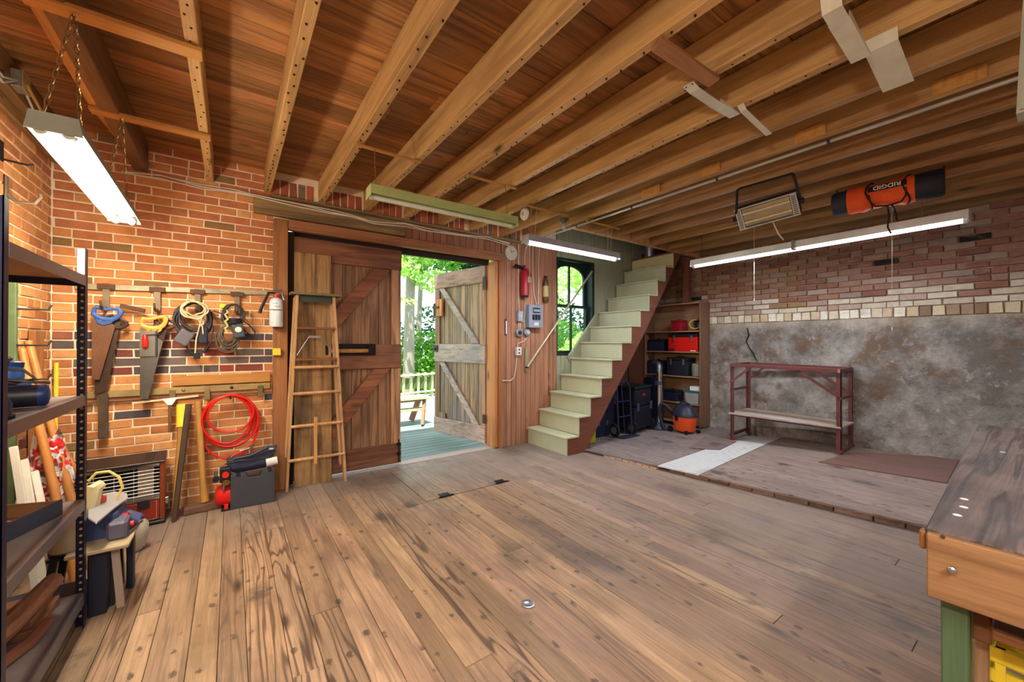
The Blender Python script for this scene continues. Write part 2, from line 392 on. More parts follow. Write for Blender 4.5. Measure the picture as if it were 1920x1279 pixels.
jb = part('joist', MB().box(-.655, -.565, YF, YB+.02, 2.80, 3.029), JOISTM, ceil, bev=.006, color=(.38, .33, .36))
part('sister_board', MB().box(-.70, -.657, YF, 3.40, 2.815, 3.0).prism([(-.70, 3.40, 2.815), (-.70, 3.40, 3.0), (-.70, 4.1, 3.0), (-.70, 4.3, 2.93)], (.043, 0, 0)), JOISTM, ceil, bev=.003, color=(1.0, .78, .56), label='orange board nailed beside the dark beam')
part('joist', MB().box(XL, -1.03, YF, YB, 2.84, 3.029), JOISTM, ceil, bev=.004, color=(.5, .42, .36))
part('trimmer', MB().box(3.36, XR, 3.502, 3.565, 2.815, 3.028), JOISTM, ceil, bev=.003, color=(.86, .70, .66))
# ------------------------------------------------------------------ bricks
ORS = [(200, 138, 84), (188, 126, 76), (194, 132, 80), (178, 114, 70), (206, 148, 94), (182, 120, 76), (196, 130, 76)]
SMK = [(96, 84, 82), (120, 66, 56), (84, 76, 80), (150, 92, 70), (112, 98, 92), (132, 62, 48)]
def brick_mesh(l, h, d, rough, seed):
    rr = random.Random(seed); mb = MB().box(-l/2, l/2, -d/2, d/2, -h/2, h/2)
    bm = bmesh.new(); vs = [bm.verts.new(p) for p in mb.v]; [bm.faces.new([vs[i] for i in q]) for q in mb.f]
    for v in bm.verts: v.co += Vector((rr.uniform(-1, 1), rr.uniform(-.5, .5), rr.uniform(-1, 1)))*rough
    fr = [e for e in bm.edges if all(v.co.y < 0 for v in e.verts)]
    bmesh.ops.bevel(bm, geom=fr, offset=.0035, segments=1, affect='EDGES')
    bmesh.ops.recalc_face_normals(bm, faces=bm.faces)
    me = bpy.data.meshes.new('brick'); bm.to_mesh(me); bm.free(); return me
BL, BH, BP, BC = .2138, .0592, .2248, .0708
BMS = [brick_mesh(BL, BH, .04, .0022, s) for s in range(6)]; BMH = [brick_mesh(BL/2-.005, BH, .04, .002, 20+s) for s in range(3)]
for m in BMS+BMH: m.materials.append(BRICKM)
def smoky(x, z, rr):
    p = .85*math.exp(-((z-1.27)/.16)**2)+.25*math.exp(-((z-.86)/.1)**2)
    return rr.random() < p
def lay(parent, u0, u1, z0, z1, place, rr, colf, name='brick', full=BMS, half=BMH, rnd=.0025, course=BC):
    k = 0; n = 0
    z = z0
    while z+BH < z1+.005:
        u = u0 - (BP/2 if k % 2 else 0) + rr.uniform(-.012, .012)
        while u < u1-.02:
            a, b = max(u, u0), min(u+BL, u1)
            if b-a > .03:
                segs = [(a, b)] if rr.random() > .10 or b-a < .2 else [(a, (a+b)/2-.005), ((a+b)/2+.005, b)]
                for (p, q) in segs:
                    me = rr.choice(full) if q-p > .13 else rr.choice(half); base = BL if q-p > .13 else BL/2-.005
                    place(me, (p+q)/2, z+BH/2+rr.uniform(-.001, .001), (q-p)/base, colf((p+q)/2, z, rr), rr.uniform(-rnd, rnd)); n += 1
            u += BP
        z += course; k += 1
    return n
wb = part('wall_back', MB().box(XL-.3, .44, 4.3955, 4.62, -.05, 5.6).box(.44, 2.90, 4.3955, 4.62, 2.55, 5.6).box(2.90, 3.93, 4.3955, 4.62, -.05, 5.6).box(3.93, 4.74, 4.3955, 4.62, -.05, 1.20).box(3.93, 4.74, 4.3955, 4.62, 2.68, 5.6).box(4.74, XR+.4, 4.3955, 4.62, -.05, 5.6), MORTAR, kind='structure', org=(2, 4.5, 0))
rr = random.Random(11)
def colb(x, z, r):
    if smoky(x, z, r): return L3(r.choice(SMK))
    c = r.choice(ORS); 
    if z > 2.2 and r.random() < .5: c = (180, 112, 74)
    if r.random() < .07: c = (138, 104, 66)
    return L3(c)
n1 = lay(wb, XL+.004, .318, .004, 3.09, lambda me, u, z, s, c, d: inst('brick', me, wb, (u, 4.4095+d, z), (0, 0, 0), (s, 1, 1), c), rr, colb)
print('back bricks', n1)
# the courses between the joists and the upright bricks over the beam
SOLD = [brick_mesh(.062, .155, .05, .002, 40+s) for s in range(4)]
for m in SOLD: m.materials.append(BRICKM)
for (a, b) in [(.306, .709), (.776, 1.153), (1.217, 1.602), (1.67, 2.033), (2.099, 2.453), (2.519, 2.906), (2.974, 3.296)]:
    x = a+.035
    while x < b-.03:
        inst('upright_brick', rr.choice(SOLD), wb, (x, 4.412+rr.uniform(-.004, .004), 2.885), (0, rr.uniform(-.03, .03), 0), (1, 1, 1), L3(rr.choice([(168, 92, 62), (120, 104, 88), (182, 100, 62), (96, 70, 56), (150, 84, 58)])))
        x += .074
wl_ = part('wall_left', MB().box(XL-.3, XL-.008, YF-.2, YB+.2, -.05, 3.3), MORTAR, kind='structure', org=(XL-.1, 2, 0))
n2 = lay(wl_, 2.75, YB-.004, .004, 3.09, lambda me, u, z, s, c, d: inst('brick', me, wl_, (XL-.022+d, u, z), (0, 0, PI/2), (s, 1, 1), c), random.Random(13), lambda x, z, r: L3(r.choice(SMK)) if (z < 1.4 and r.random() < .22) else L3(r.choice(ORS)))
print('left bricks', n2)
part('painted_brickwork', MB().box(XL-.012, XL-.004, YF, 2.74, 0, 3.03), OUTBRICK, wl_)
# right wall: rough cement below, whitewashed and bare brick above
def rocky(nu, nv, fn, amp, seed):
    from mathutils import noise
    vs = []; fs = []
    for i in range(nu+1):
        for j in range(nv+1):
            p, nrm = fn(i/nu, j/nv); e = amp*(noise.fractal(Vector(p)*1.7+Vector((seed, 0, 0)), .8, 2.1, 5)*.9+noise.fractal(Vector(p)*9, .7, 2, 3)*.25)
            vs.append(Vector(p)+Vector(nrm)*e)
    for i in range(nu):
        for j in range(nv): a = i*(nv+1)+j; fs.append((a, a+1, a+nv+2, a+nv+1))
    return vs, fs
t = NT('rough_cement'); pos = t.n('NewGeometry').outputs['Position']
a = t.noise(pos, 1.5, 7, .72); b = t.noise(t.vadd(pos, (7, 3, 1)), 2.6, 6, .7); d = t.noise(pos, 9, 6, .75)
c = t.mix(t.ramp(a, .40, .60), L((104, 98, 92)), L((158, 152, 146)))
c = t.mix(t.ramp(b, .50, .62, 0, .8), c, L((100, 80, 62)))
c = t.mix(t.ramp(d, .58, .72, 0, .55), c, L((196, 196, 200)))
c = t.mix(t.ramp(t.noise(pos, 3.1, 6, .75), .58, .68, 0, .6), c, L((62, 58, 52)))
zz = t.n('SeparateXYZ', Vector=pos).outputs[2]
c = t.mix(t.ramp(t.math('ADD', zz, t.math('MULTIPLY', a, .5)), 1.80, 1.98, 0, .6), c, L((176, 162, 142)))
CEMENT = t.out(c, .92, t.math('ADD', d, t.math('MULTIPLY', b, 2)), .7, .02, 0, .15)
wr = part('wall_right', MB().box(XR+.012, XR+.4, YF-.2, YB+.3, -.05, 3.3), MORTARR, kind='structure', org=(XR+.1, 2, 0))
m = MB(); vs, fs = rocky(150, 46, lambda u, v: ((XR-.006, YF+(YB-YF)*u, 1.70*v), (-1, 0, 0)), .022, 3.0); m.add(vs, fs)
cem = part('cement_face', m, CEMENT, wr, smooth=True, label='rough grey cement facing on the lower wall')
m = MB(); cr = [WX(XR-.02, *q) for q in ((1401, 615), (1404, 628), (1399, 640), (1405, 652), (1412, 662), (1416, 672), (1422, 680))]
m.tube([p+Vector((-.002, 0, 0)) for p in cr], [.008, .013, .010, .008, .010, .007, .003], 5); part('crack', m, plain((40, 36, 32), .95), wr, label='dark crack running down the cement')
RB = [brick_mesh(BL, .062, .05, .004, 60+s) for s in range(6)]; RBH = [brick_mesh(BL/2-.005, .062, .05, .004, 70+s) for s in range(3)]
for mm in RB+RBH: mm.materials.append(BRICKR)
def colr(y, z, r):
    h = z-1.82
    p = max(0, 1.0-h*2.3)
    if r.random() < p: return L3(r.choice([(190, 178, 158), (180, 164, 146), (168, 148, 134), (196, 186, 168), (160, 134, 118)] if h < .15 else [(160, 138, 122), (150, 120, 106), (168, 150, 134), (146, 112, 98)]))
    if y > 2.1 and r.random() < .75: return L3(r.choice([(146, 116, 84), (128, 94, 68), (140, 110, 82), (132, 88, 66)]))
    if r.random() < .03: return L3((40, 34, 34))
    return L3(r.choice([(138, 96, 80), (126, 84, 70), (146, 108, 92), (132, 90, 76), (148, 118, 102), (122, 82, 70), (142, 124, 110), (150, 112, 94)]))
n3 = lay(wr, -.12, YB-.01, 1.822, 2.82, lambda me, u, z, s, c, d: inst('brick', me, wr, (XR+.012+d*1.6, u, z), (0, random.uniform(-.008, .008), -PI/2), (s, 1, 1), c), random.Random(17), colr, full=RB, half=RBH, rnd=.004, course=.0722)
print('right bricks', n3)
HB = [brick_mesh(.098, .108, .05, .004, 80+s) for s in range(4)]
for mm in HB: mm.materials.append(BRICKR)
y = -.1; r5 = random.Random(23)
while y < YB-.06:
    wdt = r5.uniform(.8, 1.0); c = r5.choice([(208, 200, 180), (196, 184, 162), (214, 208, 192), (186, 168, 140)]) if y > 1.0 else r5.choice([(170, 148, 118), (150, 128, 104), (196, 180, 150), (128, 106, 84)])
    inst('header_brick', r5.choice(HB), wr, (XR+.008+r5.uniform(-.006, .006), y, 1.76), (0, r5.uniform(-.03, .03), -PI/2), (wdt, 1, 1), L3(c)); y += .103*wdt+.008
part('wall_plate', MB().box(XR-.02, XR+.02, YF, 3.5, 2.822, 3.029), JOISTM, wr, color=(.45, .36, .33))
rear = part('wall_rear', MB().box(XL-.3, XR+.4, YF-.3, YF-.1, -.05, 3.3), plain((170, 150, 128), .9, 0, .15), kind='structure')
# stairwell above the opening
part('wall_stairwell', MB().box(3.74, 3.80, 3.57, 4.39, 3.14, 4.4).box(3.80, XR+.02, 3.50, 3.56, 3.14, 4.4).box(3.74, XR+.3, 3.5, 4.6, 4.4, 4.46).box(XR+.0, XR+.1, 3.5, 4.5, 2.9, 4.4), DARKPL, kind='structure')

# ------------------------------------------------------------------ the entry wall: beam, frame, boards
part('trim_1', MB().box(.163, 1.60, 4.325, 4.395, 2.602, 2.765), BEAMM, kind='structure', bev=.008, label='hewn grey-brown beam over the door')
part('trim_2', MB().box(.30, 3.36, 4.35, 4.395, 2.775, 2.806), BEAMM, kind='structure', bev=.003)
tr3 = part('trim_3', MB().box(.322, .44, 4.32, 4.395, 0, 2.575), FRAMEM, kind='structure', bev=.005)
part('trim_4', MB().box(.442, 2.935, 4.315, 4.395, 2.485, 2.585), FRAMEX, kind='structure', bev=.006)
part('trim_5', MB().box(2.885, 2.935, 4.345, 4.395, 0, 2.483), FRAMEM, kind='structure', bev=.004, color=(1.15, 1.12, 1.08))
part('trim_6', MB().box(2.835, 2.884, 4.37, 4.60, .01, 2.483), FRAMEM, kind='structure', bev=.003, color=(1.6, 1.55, 1.45), label='pale door jamb')
part('trim_7', MB().box(.442, .50, 4.40, 4.60, .008, 2.483).box(.50, 1.60, 4.49, 4.60, 2.38, 2.57).box(1.60, 2.83, 4.54, 4.60, 2.45, 2.57), plain((44, 30, 22), .8), kind='structure')  # dark board at the left stands in for the shaded door stile
we = part('wall_entry', MB().box(1.605, 2.935, 4.39, 4.394, 2.59, 2.77).box(2.94, 3.93, 4.39, 4.394, 0, 2.77), plain((50, 28, 20), .9), kind='structure')
def boards(parent, x0, x1, z0, z1, wd, mat, y0=4.374, y1=4.389, rr=random.Random(9), tint=(1, 1, 1), bead=True):
    x = x0
    while x < x1-.01:
        b = min(x+wd, x1); g = rr.uniform(.92, 1.07)
        part('wall_board', MB().box(x+.0022, b-.0022, y0+rr.uniform(0, .0015), y1, z0, z1), mat, parent, bev=.003, color=(g*tint[0], g*tint[1], g*tint[2])); x = b
boards(we, 1.61, 2.93, 2.59, 2.772, .088, PLANKM, tint=(.86, .78, .72))
boards(we, 2.937, 3.928, .0, 2.772, .083, PLANKM)
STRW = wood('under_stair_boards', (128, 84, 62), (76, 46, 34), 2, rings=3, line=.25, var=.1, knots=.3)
SAGE = plain((148, 150, 126), .55, 0, .08, .1)
ws = part('wall_stair', MB().box(3.93, 4.74, 4.39, 4.394, 0, 1.2).box(4.74, 6.2, 4.39, 4.394, 0, 4.39).box(3.93, 4.74, 4.39, 4.394, 2.68, 4.39), plain((70, 68, 56), .9), kind='structure')
boards(ws, 3.932, 4.735, 0, 1.205, .0805, SAGE)
xx_ = 4.742; r8 = random.Random(19)
while xx_ < 6.19:
    zs = 1.58+(xx_+.04-4.955)*1.42-.06
    part('wall_board', MB().box(xx_+.0022, xx_+.0783, 4.374+r8.uniform(0, .0015), 4.389, zs, 4.38), SAGE, ws, bev=.003)
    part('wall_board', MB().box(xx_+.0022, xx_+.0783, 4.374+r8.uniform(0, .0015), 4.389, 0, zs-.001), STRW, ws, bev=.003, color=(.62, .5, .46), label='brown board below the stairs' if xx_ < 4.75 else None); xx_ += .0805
boards(ws, 3.932, 4.735, 2.68, 4.38, .0805, SAGE)
# skirting panel that climbs beside the stairs and crosses the window corner
p1 = WY(4.35, 1066, 668); p2 = WY(4.35, 1117, 590)
part('trim_8', MB().prism([(p1.x, 4.352, p1.z), (p2.x, 4.352, p2.z), (p2.x+.35, 4.352, p2.z-.02), (p1.x+.3, 4.352, p1.z-.35), (p1.x-.02, 4.352, p1.z-.02)], (0, .02, 0)), SAGE, kind='structure', bev=.003)
part('trim_9', MB().beam((p1.x, 4.345, p1.z), (p2.x, 4.345, p2.z), .03, .022), SAGE, kind='structure')
part('trim_10', MB().box(4.738, 4.758, 4.355, 4.374, p2.z, 2.7), SAGE, kind='structure')

# window
GRN = plain((24, 42, 38), .45, 0, .1)
gl = NT('window_glass'); tb = gl.n('BsdfTransparent', Color=(.93, .97, .95, 1)); gg = gl.n('BsdfGlossy', Roughness=.02); mx = gl.n('MixShader', Fac=.06)
gl.link(tb.outputs[0], mx.inputs[1]); gl.link(gg.outputs[0], mx.inputs[2]); gl.link(mx.outputs[0], gl.t.nodes['Material Output'].inputs[0]); GLASS = gl.m
wx0, wx1, wz0, wz1 = 3.93, 4.74, 1.20, 2.68
win = part('window_1', MB().box(wx0, wx0+.03, 4.385, 4.58, wz0, wz1).box(wx1-.05, wx1, 4.385, 4.58, wz0, wz1).box(wx0+.03, wx1-.05, 4.385, 4.58, wz0, wz0+.03).box(wx0+.03, wx1-.05, 4.385, 4.58, wz1-.03, wz1), GRN, kind='structure', bev=.003, label='dark green window frame')
zm = WY(4.5, 1060, 574).z
def sash(x0, x1, z0, z1, yy, arch=False):
    m = MB().box(x0, x0+.05, yy, yy+.035, z0, z1).box(x1-.05, x1, yy, yy+.035, z0, z1).box(x0+.05, x1-.05, yy, yy+.035, z0, z0+.05 if not arch else z0+.04)
    if not arch: m.box(x0+.05, x1-.05, yy, yy+.035, z1-.04, z1)
    else:
        n = 14; cx = (x0+x1)/2; hw = (x1-x0)/2-.05; rise = .17
        ap = [(cx+hw*math.cos(PI*i/n), z1-.05-rise+rise*math.sin(PI*i/n)) for i in range(n+1)]
        for i in range(n):
            (xa, za), (xb, zb) = ap[i], ap[i+1]
            m.hexa([(xa, yy, za), (xb, yy, zb), (xb, yy+.035, zb), (xa, yy+.035, za)], [(xa, yy, z1), (xb, yy, z1), (xb, yy+.035, z1), (xa, yy+.035, z1)])
    s = part('sash', m, GRN, win, label='arched upper sash' if arch else 'lower sash')
    part('muntin', MB().box((x0+x1)/2-.013, (x0+x1)/2+.013, yy+.002, yy+.033, z0+.03, z1-.03), GRN, s)
    for a, b in ((x0+.04, (x0+x1)/2-.012), ((x0+x1)/2+.012, x1-.04)): part('pane', MB().box(a, b, yy+.015, yy+.019, z0+.03, z1-.02), GLASS, s)
sash(wx0+.03, wx1-.05, zm-.02, wz1-.03, 4.515, True); sash(wx0+.03, wx1-.05, wz0+.03, zm+.02, 4.475)

# ------------------------------------------------------------------ doors
def R3(o, a): return Matrix.Translation(o) @ Matrix.Rotation(a, 4, 'Z') @ Matrix.Translation(-Vector(o))
def barn_door(nm, label, xf, W, flip, ms, weath):
    """leaf built at x 0..W, inner face y=0 towards the room, hinges at x=0 unless flip"""
    mp, mr = ms; T = lambda: MB(xf)
    d = part(nm, T().box(0, W, .032, .044, .035, 2.44), mp, kind='structure', label=label, org=xf @ Vector((W/2, .03, .02)))
    x = .115; rr = random.Random(31)
    while x < W-.12:
        b = min(x+.094, W-.11); g = rr.uniform(.82, 1.12)
        part('plank', T().box(x+.001, b-.001, .012+rr.uniform(0, .004), .0319, .04, 2.43), mp, d, bev=.003, color=(g, g*.98, g*.96)); x = b
    cols = weath or [(1, 1, 1)]*5
    part('stile', T().box(0, .115, -.008, .0319, .035, 2.44), mp, d, bev=.004, color=cols[0]); part('stile', T().box(W-.11, W, -.008, .0319, .035, 2.44), mp, d, bev=.004, color=cols[1])
    for z0, z1, c in ((2.225, 2.45, cols[2]), (1.11, 1.38, cols[3]), (.03, .255, cols[4])):
        part('rail', T().box(-.002, W+.002, -.024, .0118, z0, z1), mr, d, bev=.005, color=c)
    for z0, z1 in ((1.385, 2.22), (.26, 1.105)):
        ww = .085 if weath else .125; xa, xb = .11, W-.12
        if flip: pts = [(xb-ww*1.5, z1), (xb, z1), (xa+ww*1.5, z0), (xa, z0)]
        else: pts = [(xa, z1), (xa+ww*1.5, z1), (xb, z0), (xb-ww*1.5, z0)]
        part('brace', T().prism([(x, -.02, z) for x, z in pts], (0, .0315, 0)), mr, d, bev=.004, color=cols[3] if weath else (1.25, 1.12, 1.05))
    return d
d1 = barn_door('door_1', 'closed left leaf of the plank door, dark red-brown rails and braces', Matrix.Translation((.47, 4.435, 0)), 1.115, True, (DOORM, DOORRAILX), None)
m = MB().box(.74, 1.29, 4.392, 4.411, 1.262, 1.385)
hd = part('handle', m, plain((30, 27, 30), .5, .5), d1, bev=.003, label='black iron back plate')
part('grip', MB().cyl((.80, 4.365, 1.31), (1.20, 4.365, 1.31), .022, n=12), HANDLE, hd, smooth=True)
part('bracket', MB().box(.775, .80, 4.335, 4.398, 1.27, 1.37).box(1.20, 1.245, 4.335, 4.398, 1.27, 1.37), plain((36, 34, 38), .4, .6), hd, bev=.006)
part('bolt_rod', MB().cyl((1.555, 4.398, .05), (1.555, 4.398, .30), .007, n=8).box(1.535, 1.575, 4.392, 4.41, .12, .15).box(1.535, 1.575, 4.392, 4.41, .23, .26), plain((30, 27, 26), .6, .5), d1)
hx = Vector((2.832, 4.575, 0)); fx = Vector((2.575, 5.67, 0)); ang = math.atan2(fx.y-hx.y, fx.x-hx.x)
xf2 = Matrix.Translation(hx) @ Matrix.Rotation(ang, 4, 'Z') @ Matrix.Scale(-1, 4, (0, 1, 0))
d2 = barn_door('door_2', 'open right leaf of the plank door, weathered grey and tan', Matrix.Translation(hx) @ Matrix.Rotation(ang, 4, 'Z') @ Matrix(((1, 0, 0, 0), (0, -1, 0, 0), (0, 0, 1, 0), (0, 0, 0, 1))), 1.115, False, (WEATHM, WEATHR), [(.95, .80, .72), (.85, .70, .58), (.92, .78, .72), (.92, .98, 1.05), (1.15, 1.15, 1.15)]) if False else None
XF2 = Matrix.Translation(fx) @ Matrix.Rotation(ang+PI, 4, 'Z')
d2 = barn_door('door_2', 'open right leaf of the plank door, weathered grey and tan', XF2, 1.115, False, (WEATHM, WEATHR), [(.85, .70, .58), (.95, .80, .72), (.88, .72, .66), (.92, .98, 1.06), (1.15, 1.16, 1.16)])
T2 = lambda: MB(XF2)
part('lock_block', T2().box(.07, .21, -.045, -.008, 1.80, 2.06), DOORM, d2, bev=.004, color=(1.5, 1.1, .8), label='orange-brown lock block')
part('latch', T2().box(.0, .15, -.06, -.045, 1.92, 1.95).box(.02, .06, -.056, -.045, 1.80, 2.0), IRON, d2)
part('latch', T2().box(.0, .10, -.04, -.024, 1.26, 1.36).cyl((.05, -.04, 1.3), (.05, -.06, 1.3), .015), IRON, d2)
part('shim_block', T2().box(.12, .26, -.02, -.0, .26, .34), WEATHM, d2, bev=.003)
part('hinge', T2().box(1.07, 1.13, -.026, -.02, .30, .42).box(1.07, 1.13, -.026, -.02, 2.12, 2.30), IRON, d2)

# ------------------------------------------------------------------ stairs
st = thing('staircase', 'steep sage green painted staircase rising past the window', 'staircase', (3.4, 3.96, 0))
STG = plain((174, 176, 148), .45, 0, .05, .1); STR = wood('stringer_timber', (122, 74, 54), (80, 44, 32), 0, rings=3, line=.25, var=.02, knots=.2, bump=.2)
N = 12; X0 = 3.372; RUN = .2067; Z0 = .228; RISE = .2368
pts = [(X0+.004, 0)]
for k in range(N):
    pts += [(X0+.004+RUN*k, Z0+RISE*k-.02), (X0+.004+RUN*(k+1), Z0+RISE*k-.02)]
pts = pts[:-1]+[(5.80, pts[-2][1]), (5.84, 2.78), (4.955, 1.58), (3.70, .0)]
part('stringer', MB().prism([(x, 3.575, z) for x, z in pts], (0, .035, 0)), STR, st, bev=.002, label='red-brown stepped stringer')
part('stringer', MB().prism([(x, 4.335, z) for x, z in pts], (0, .012, 0)), STG, st)
rs = random.Random(41)
for k in range(N):
    xa = X0+RUN*k; zt = Z0+RISE*k; zb = 0.0 if k == 0 else zt-RISE
    part('riser', MB().box(xa, xa+.018, 3.572, 4.348, zb+.001, zt-.021), STG, st, bev=.002, color=(1.0+.02*(k % 2), 1.0, .97 if k < 4 else 1.0) if k != 11 else (1.25, 1.12, .86))
    if k < N-1: part('tread', MB().box(xa-.022, xa+RUN, 3.560, 4.348, zt-.0205, zt), STG, st, bev=.005, color=(1.04, 1.04, 1.0), seg=2)
part('tread', MB().box(X0+RUN*11-.02, X0+RUN*11+.3, 3.572, 4.348, Z0+RISE*11-.02, Z0+RISE*11), STR, st, bev=.003)
# ------------------------------------------------------------------ raised plywood platform
def pz(x, y):
    e = .035+(3.55-y)/2.9*.03; wv = .05+(3.3-y)/2.6*.10
    xe = 3.70+(3.54-y)/2.9*.44; u = max(0, min(1, (x-xe)/(6.28-xe)))
    return max(.02, e*(1-u)+wv*u)
def xe(y): return 3.70+(3.54-y)/2.914*.44
def sheet(nm, pts, th, mat, label, dz=0, col=None, kind=None, cat='plywood sheet', group=None):
    """four corners subdivided so that the sheet follows the sloping support"""
    n = 6; vs = []; A, B, C, D = [Vector((p[0], p[1], 0)) for p in pts]
    for s in (0, 1):
        for i in range(n+1):
            for j in range(n+1):
                p = (A*(1-i/n)+B*i/n)*(1-j/n)+(D*(1-i/n)+C*i/n)*j/n
                vs.append((p.x, p.y, pz(p.x, p.y)+dz-(th if s == 0 else 0)))
    q = (n+1)**2; fs = []
    for i in range(n):
        for j in range(n):
            a = i*(n+1)+j; fs += [(a, a+n+1, a+n+2, a+1), (q+a, q+a+1, q+a+n+2, q+a+n+1)]
    for i in range(n):
        for a, b in ((i*(n+1), (i+1)*(n+1)), (i*(n+1)+n, (i+1)*(n+1)+n), (i, i+1), (n*(n+1)+i, n*(n+1)+i+1)): fs.append((a, b, b+q, a+q))
    return tag(part(nm, MB().add(vs, fs), mat, None, color=col, org=(sum(p[0] for p in pts)/4, sum(p[1] for p in pts)/4, .0)), label, cat, group, kind)
part('platform_base', MB().prism([(xe(4.3)+.035, 4.3), (xe(.0)+.035, .0), (6.29, .0), (6.29, 4.3)] and [(xe(4.3)+.035, 4.3, -.02), (xe(0)+.035, 0, -.02), (6.28, 0, -.02), (6.28, 4.3, -.02)], (0, 0, .03)), DARKPL, kind='structure')
sheet('plywood_sheet', [(xe(4.33), 4.33), (6.28, 4.33), (6.28, 2.70), (xe(2.62), 2.62)], .018, PLYM, 'grey worn plywood sheet under the tool shelves, beside the stairs', 0, (.92, .94, 1.0))
sheet('plywood_sheet', [(xe(2.17)+.0, 2.17), (6.28, 2.29), (6.28, -.3), (xe(-.3), -.3)], .018, PLYM, 'largest plywood sheet on the platform, running to the workbench', 0, (1.05, .98, .95))
WHP = plain((196, 194, 192), .6, 0, .08, .1, dirt=(168, 162, 158))
sheet('plywood_sheet', [(xe(2.59)-.01, 2.61), (5.98, 2.66), (6.24, 2.30), (xe(2.18)-.01, 2.178)], .012, WHP, 'narrow white-painted strip across the plywood platform', .003, cat='board')
sheet('plywood_sheet', [(4.75, 2.78), (5.50, 2.98), (5.52, 2.56), (4.95, 2.50)], .008, PLYM, 'thin loose brown sheet lapping the end of the white strip', .014, (.8, .74, .76))
sheet('plywood_sheet', [tuple(WZ(.11, *q).xy) for q in ((1535, 864), (1600, 849), (1800, 868), (1775, 908))], .008, PLYR, 'red-brown thin sheet lying under the right leg of the steel rack', .010)
# broken masonry rim under the sheets, along the platform edge
rim = part('masonry_rim', MB().prism([(xe(3.5)+.05, 3.5, -.01), (xe(.0)+.05, 0, -.01), (xe(0)+.2, 0, -.01), (xe(3.5)+.2, 3.5, -.01)], (0, 0, .02)), DARKPL, kind='structure')
r6 = random.Random(51); y = 2.5
while y > .2:
    ln = r6.uniform(.13, .24); x = xe(y)+.012; z1 = pz(x+.02, y)-.0185
    g = r6.choice([(122, 100, 84), (112, 92, 80), (136, 108, 92), (104, 84, 72)])
    m = MB().hexa([(x-.004, y, -.0), (x+.09, y, -.0), (x+.09+.02, y-ln, -.0), (xe(y-ln)+.008, y-ln, -.0)], [(x+r6.uniform(0, .008), y, z1), (x+.09, y, z1), (x+.11, y-ln, z1), (xe(y-ln)+.012, y-ln, z1)])
    part('brick', m, BRICKR, rim, bev=.005, color=L3(g)); y -= ln+.008
m = MB(); r7 = random.Random(52); y = 3.3
while y > 2.62:
    x = xe(y)-.004; m.hexa([(x, y, 0), (x+.06, y, 0), (x+.06, y-.08, 0), (x+r7.uniform(-.02, .01), y-.08, 0)], [(x+.008, y, .022), (x+.06, y, .024), (x+.06, y-.08, .024), (x+.012, y-.08, r7.uniform(.01, .024))]); y -= .085
part('splinter', m, plain((176, 140, 112), .8), rim, kind='stuff')

# ------------------------------------------------------------------ steel rack
rk = thing('steel_rack', 'dark red steel frame rack with one plywood shelf, in front of the cement wall', 'rack', (5.9, 2.0, .08))
FL, FR = Vector((5.545, 2.65, 0)), Vector((5.715, 1.50, 0)); BLk, BRk = Vector((6.15, 2.70, 0)), Vector((6.24, 1.52, 0))
zt = lambda p: 1.115
legs = []
for p, tz in ((FL, 1.115), (FR, 1.09), (BLk, 1.115), (BRk, 1.09)):
    z0 = pz(p.x, p.y)+(.011 if p is FR else .004); sx = -1 if p in (BLk, BRk) else 1; sy = -1 if p in (FL, BLk) else 1
    z0 = z0+.006
    m = MB().box(min(p.x, p.x+sx*.045), max(p.x, p.x+sx*.045), min(p.y, p.y+sy*.006), max(p.y, p.y+sy*.006), z0, tz).box(min(p.x, p.x+sx*.006), max(p.x, p.x+sx*.006), min(p.y, p.y+sy*.045), max(p.y, p.y+sy*.045), z0, tz)
    part('leg', m, DKRED, rk)
zT = 1.10
part('top_frame', MB().beam(FL+Vector((0, .0, zT)), FR+Vector((0, 0, zT-.02)), .05, .045).beam(BLk+Vector((0, 0, zT)), BRk+Vector((0, 0, zT-.02)), .05, .045).beam(FL+Vector((0, -.02, zT)), BLk+Vector((0, -.02, zT)), .045, .045).beam(FR+Vector((0, .02, zT-.02)), BRk+Vector((0, .02, zT-.02)), .045, .045), DKRED, rk, bev=.003)
part('worn_patch', MB().beam(FR+Vector((-.027, .0, zT-.022)), FR+Vector((-.027, .12, zT-.02)), .003, .04), CHROME, rk, label='bare bright metal at the corner')
part('worn_patch', MB().beam(FL+Vector((.028, -.24, zT-.0)), FL+Vector((.036, -.31, zT-.002)), .004, .03).beam(FL+Vector((.045, -.335, zT-.0)), FL+Vector((.047, -.35, zT-.002)), .004, .03), CHROME, rk, label='bare bright metal on the front bar')
for a, b in ((FL, BLk), (FR, BRk)):
    part('cross_bar', MB().beam(a+Vector((.0, 0, .76)), b+Vector((0, 0, .76)), .012, .03).beam(a+Vector((0, 0, .15)), b+Vector((0, 0, .15)), .03, .03), DKRED, rk)
fdir = (FR-FL)
def on(t): return FL+fdir*t
for (t0, z0, t1, z1) in ((.0, .86, .22, 1.09), (.98, .78, .62, 1.09)):
    part('brace', MB().beam(on(t0)+Vector((-.01, 0, z0)), on(t1)+Vector((-.01, 0, z1)), .008, .03, side=(1, 0, 0)), DKRED, rk)
    bd = BRk-BLk; part('brace', MB().beam(BLk+bd*t0+Vector((-.01, 0, z0)), BLk+bd*t1+Vector((-.01, 0, z1)), .008, .03, side=(1, 0, 0)), DKRED, rk)
part('shelf', MB().hexa([(5.50, 2.66, .438), (5.705, 1.50, .415), (6.20, 1.50, .415), (6.14, 2.69, .438)], [(5.50, 2.66, .456), (5.705, 1.50, .433), (6.20, 1.50, .433), (6.14, 2.69, .456)]), wood('rack_shelf', (176, 160, 146), (140, 112, 88), 1, rings=5, line=.3, knots=.1, stain=(190, 186, 184), stain_amt=.7), rk)
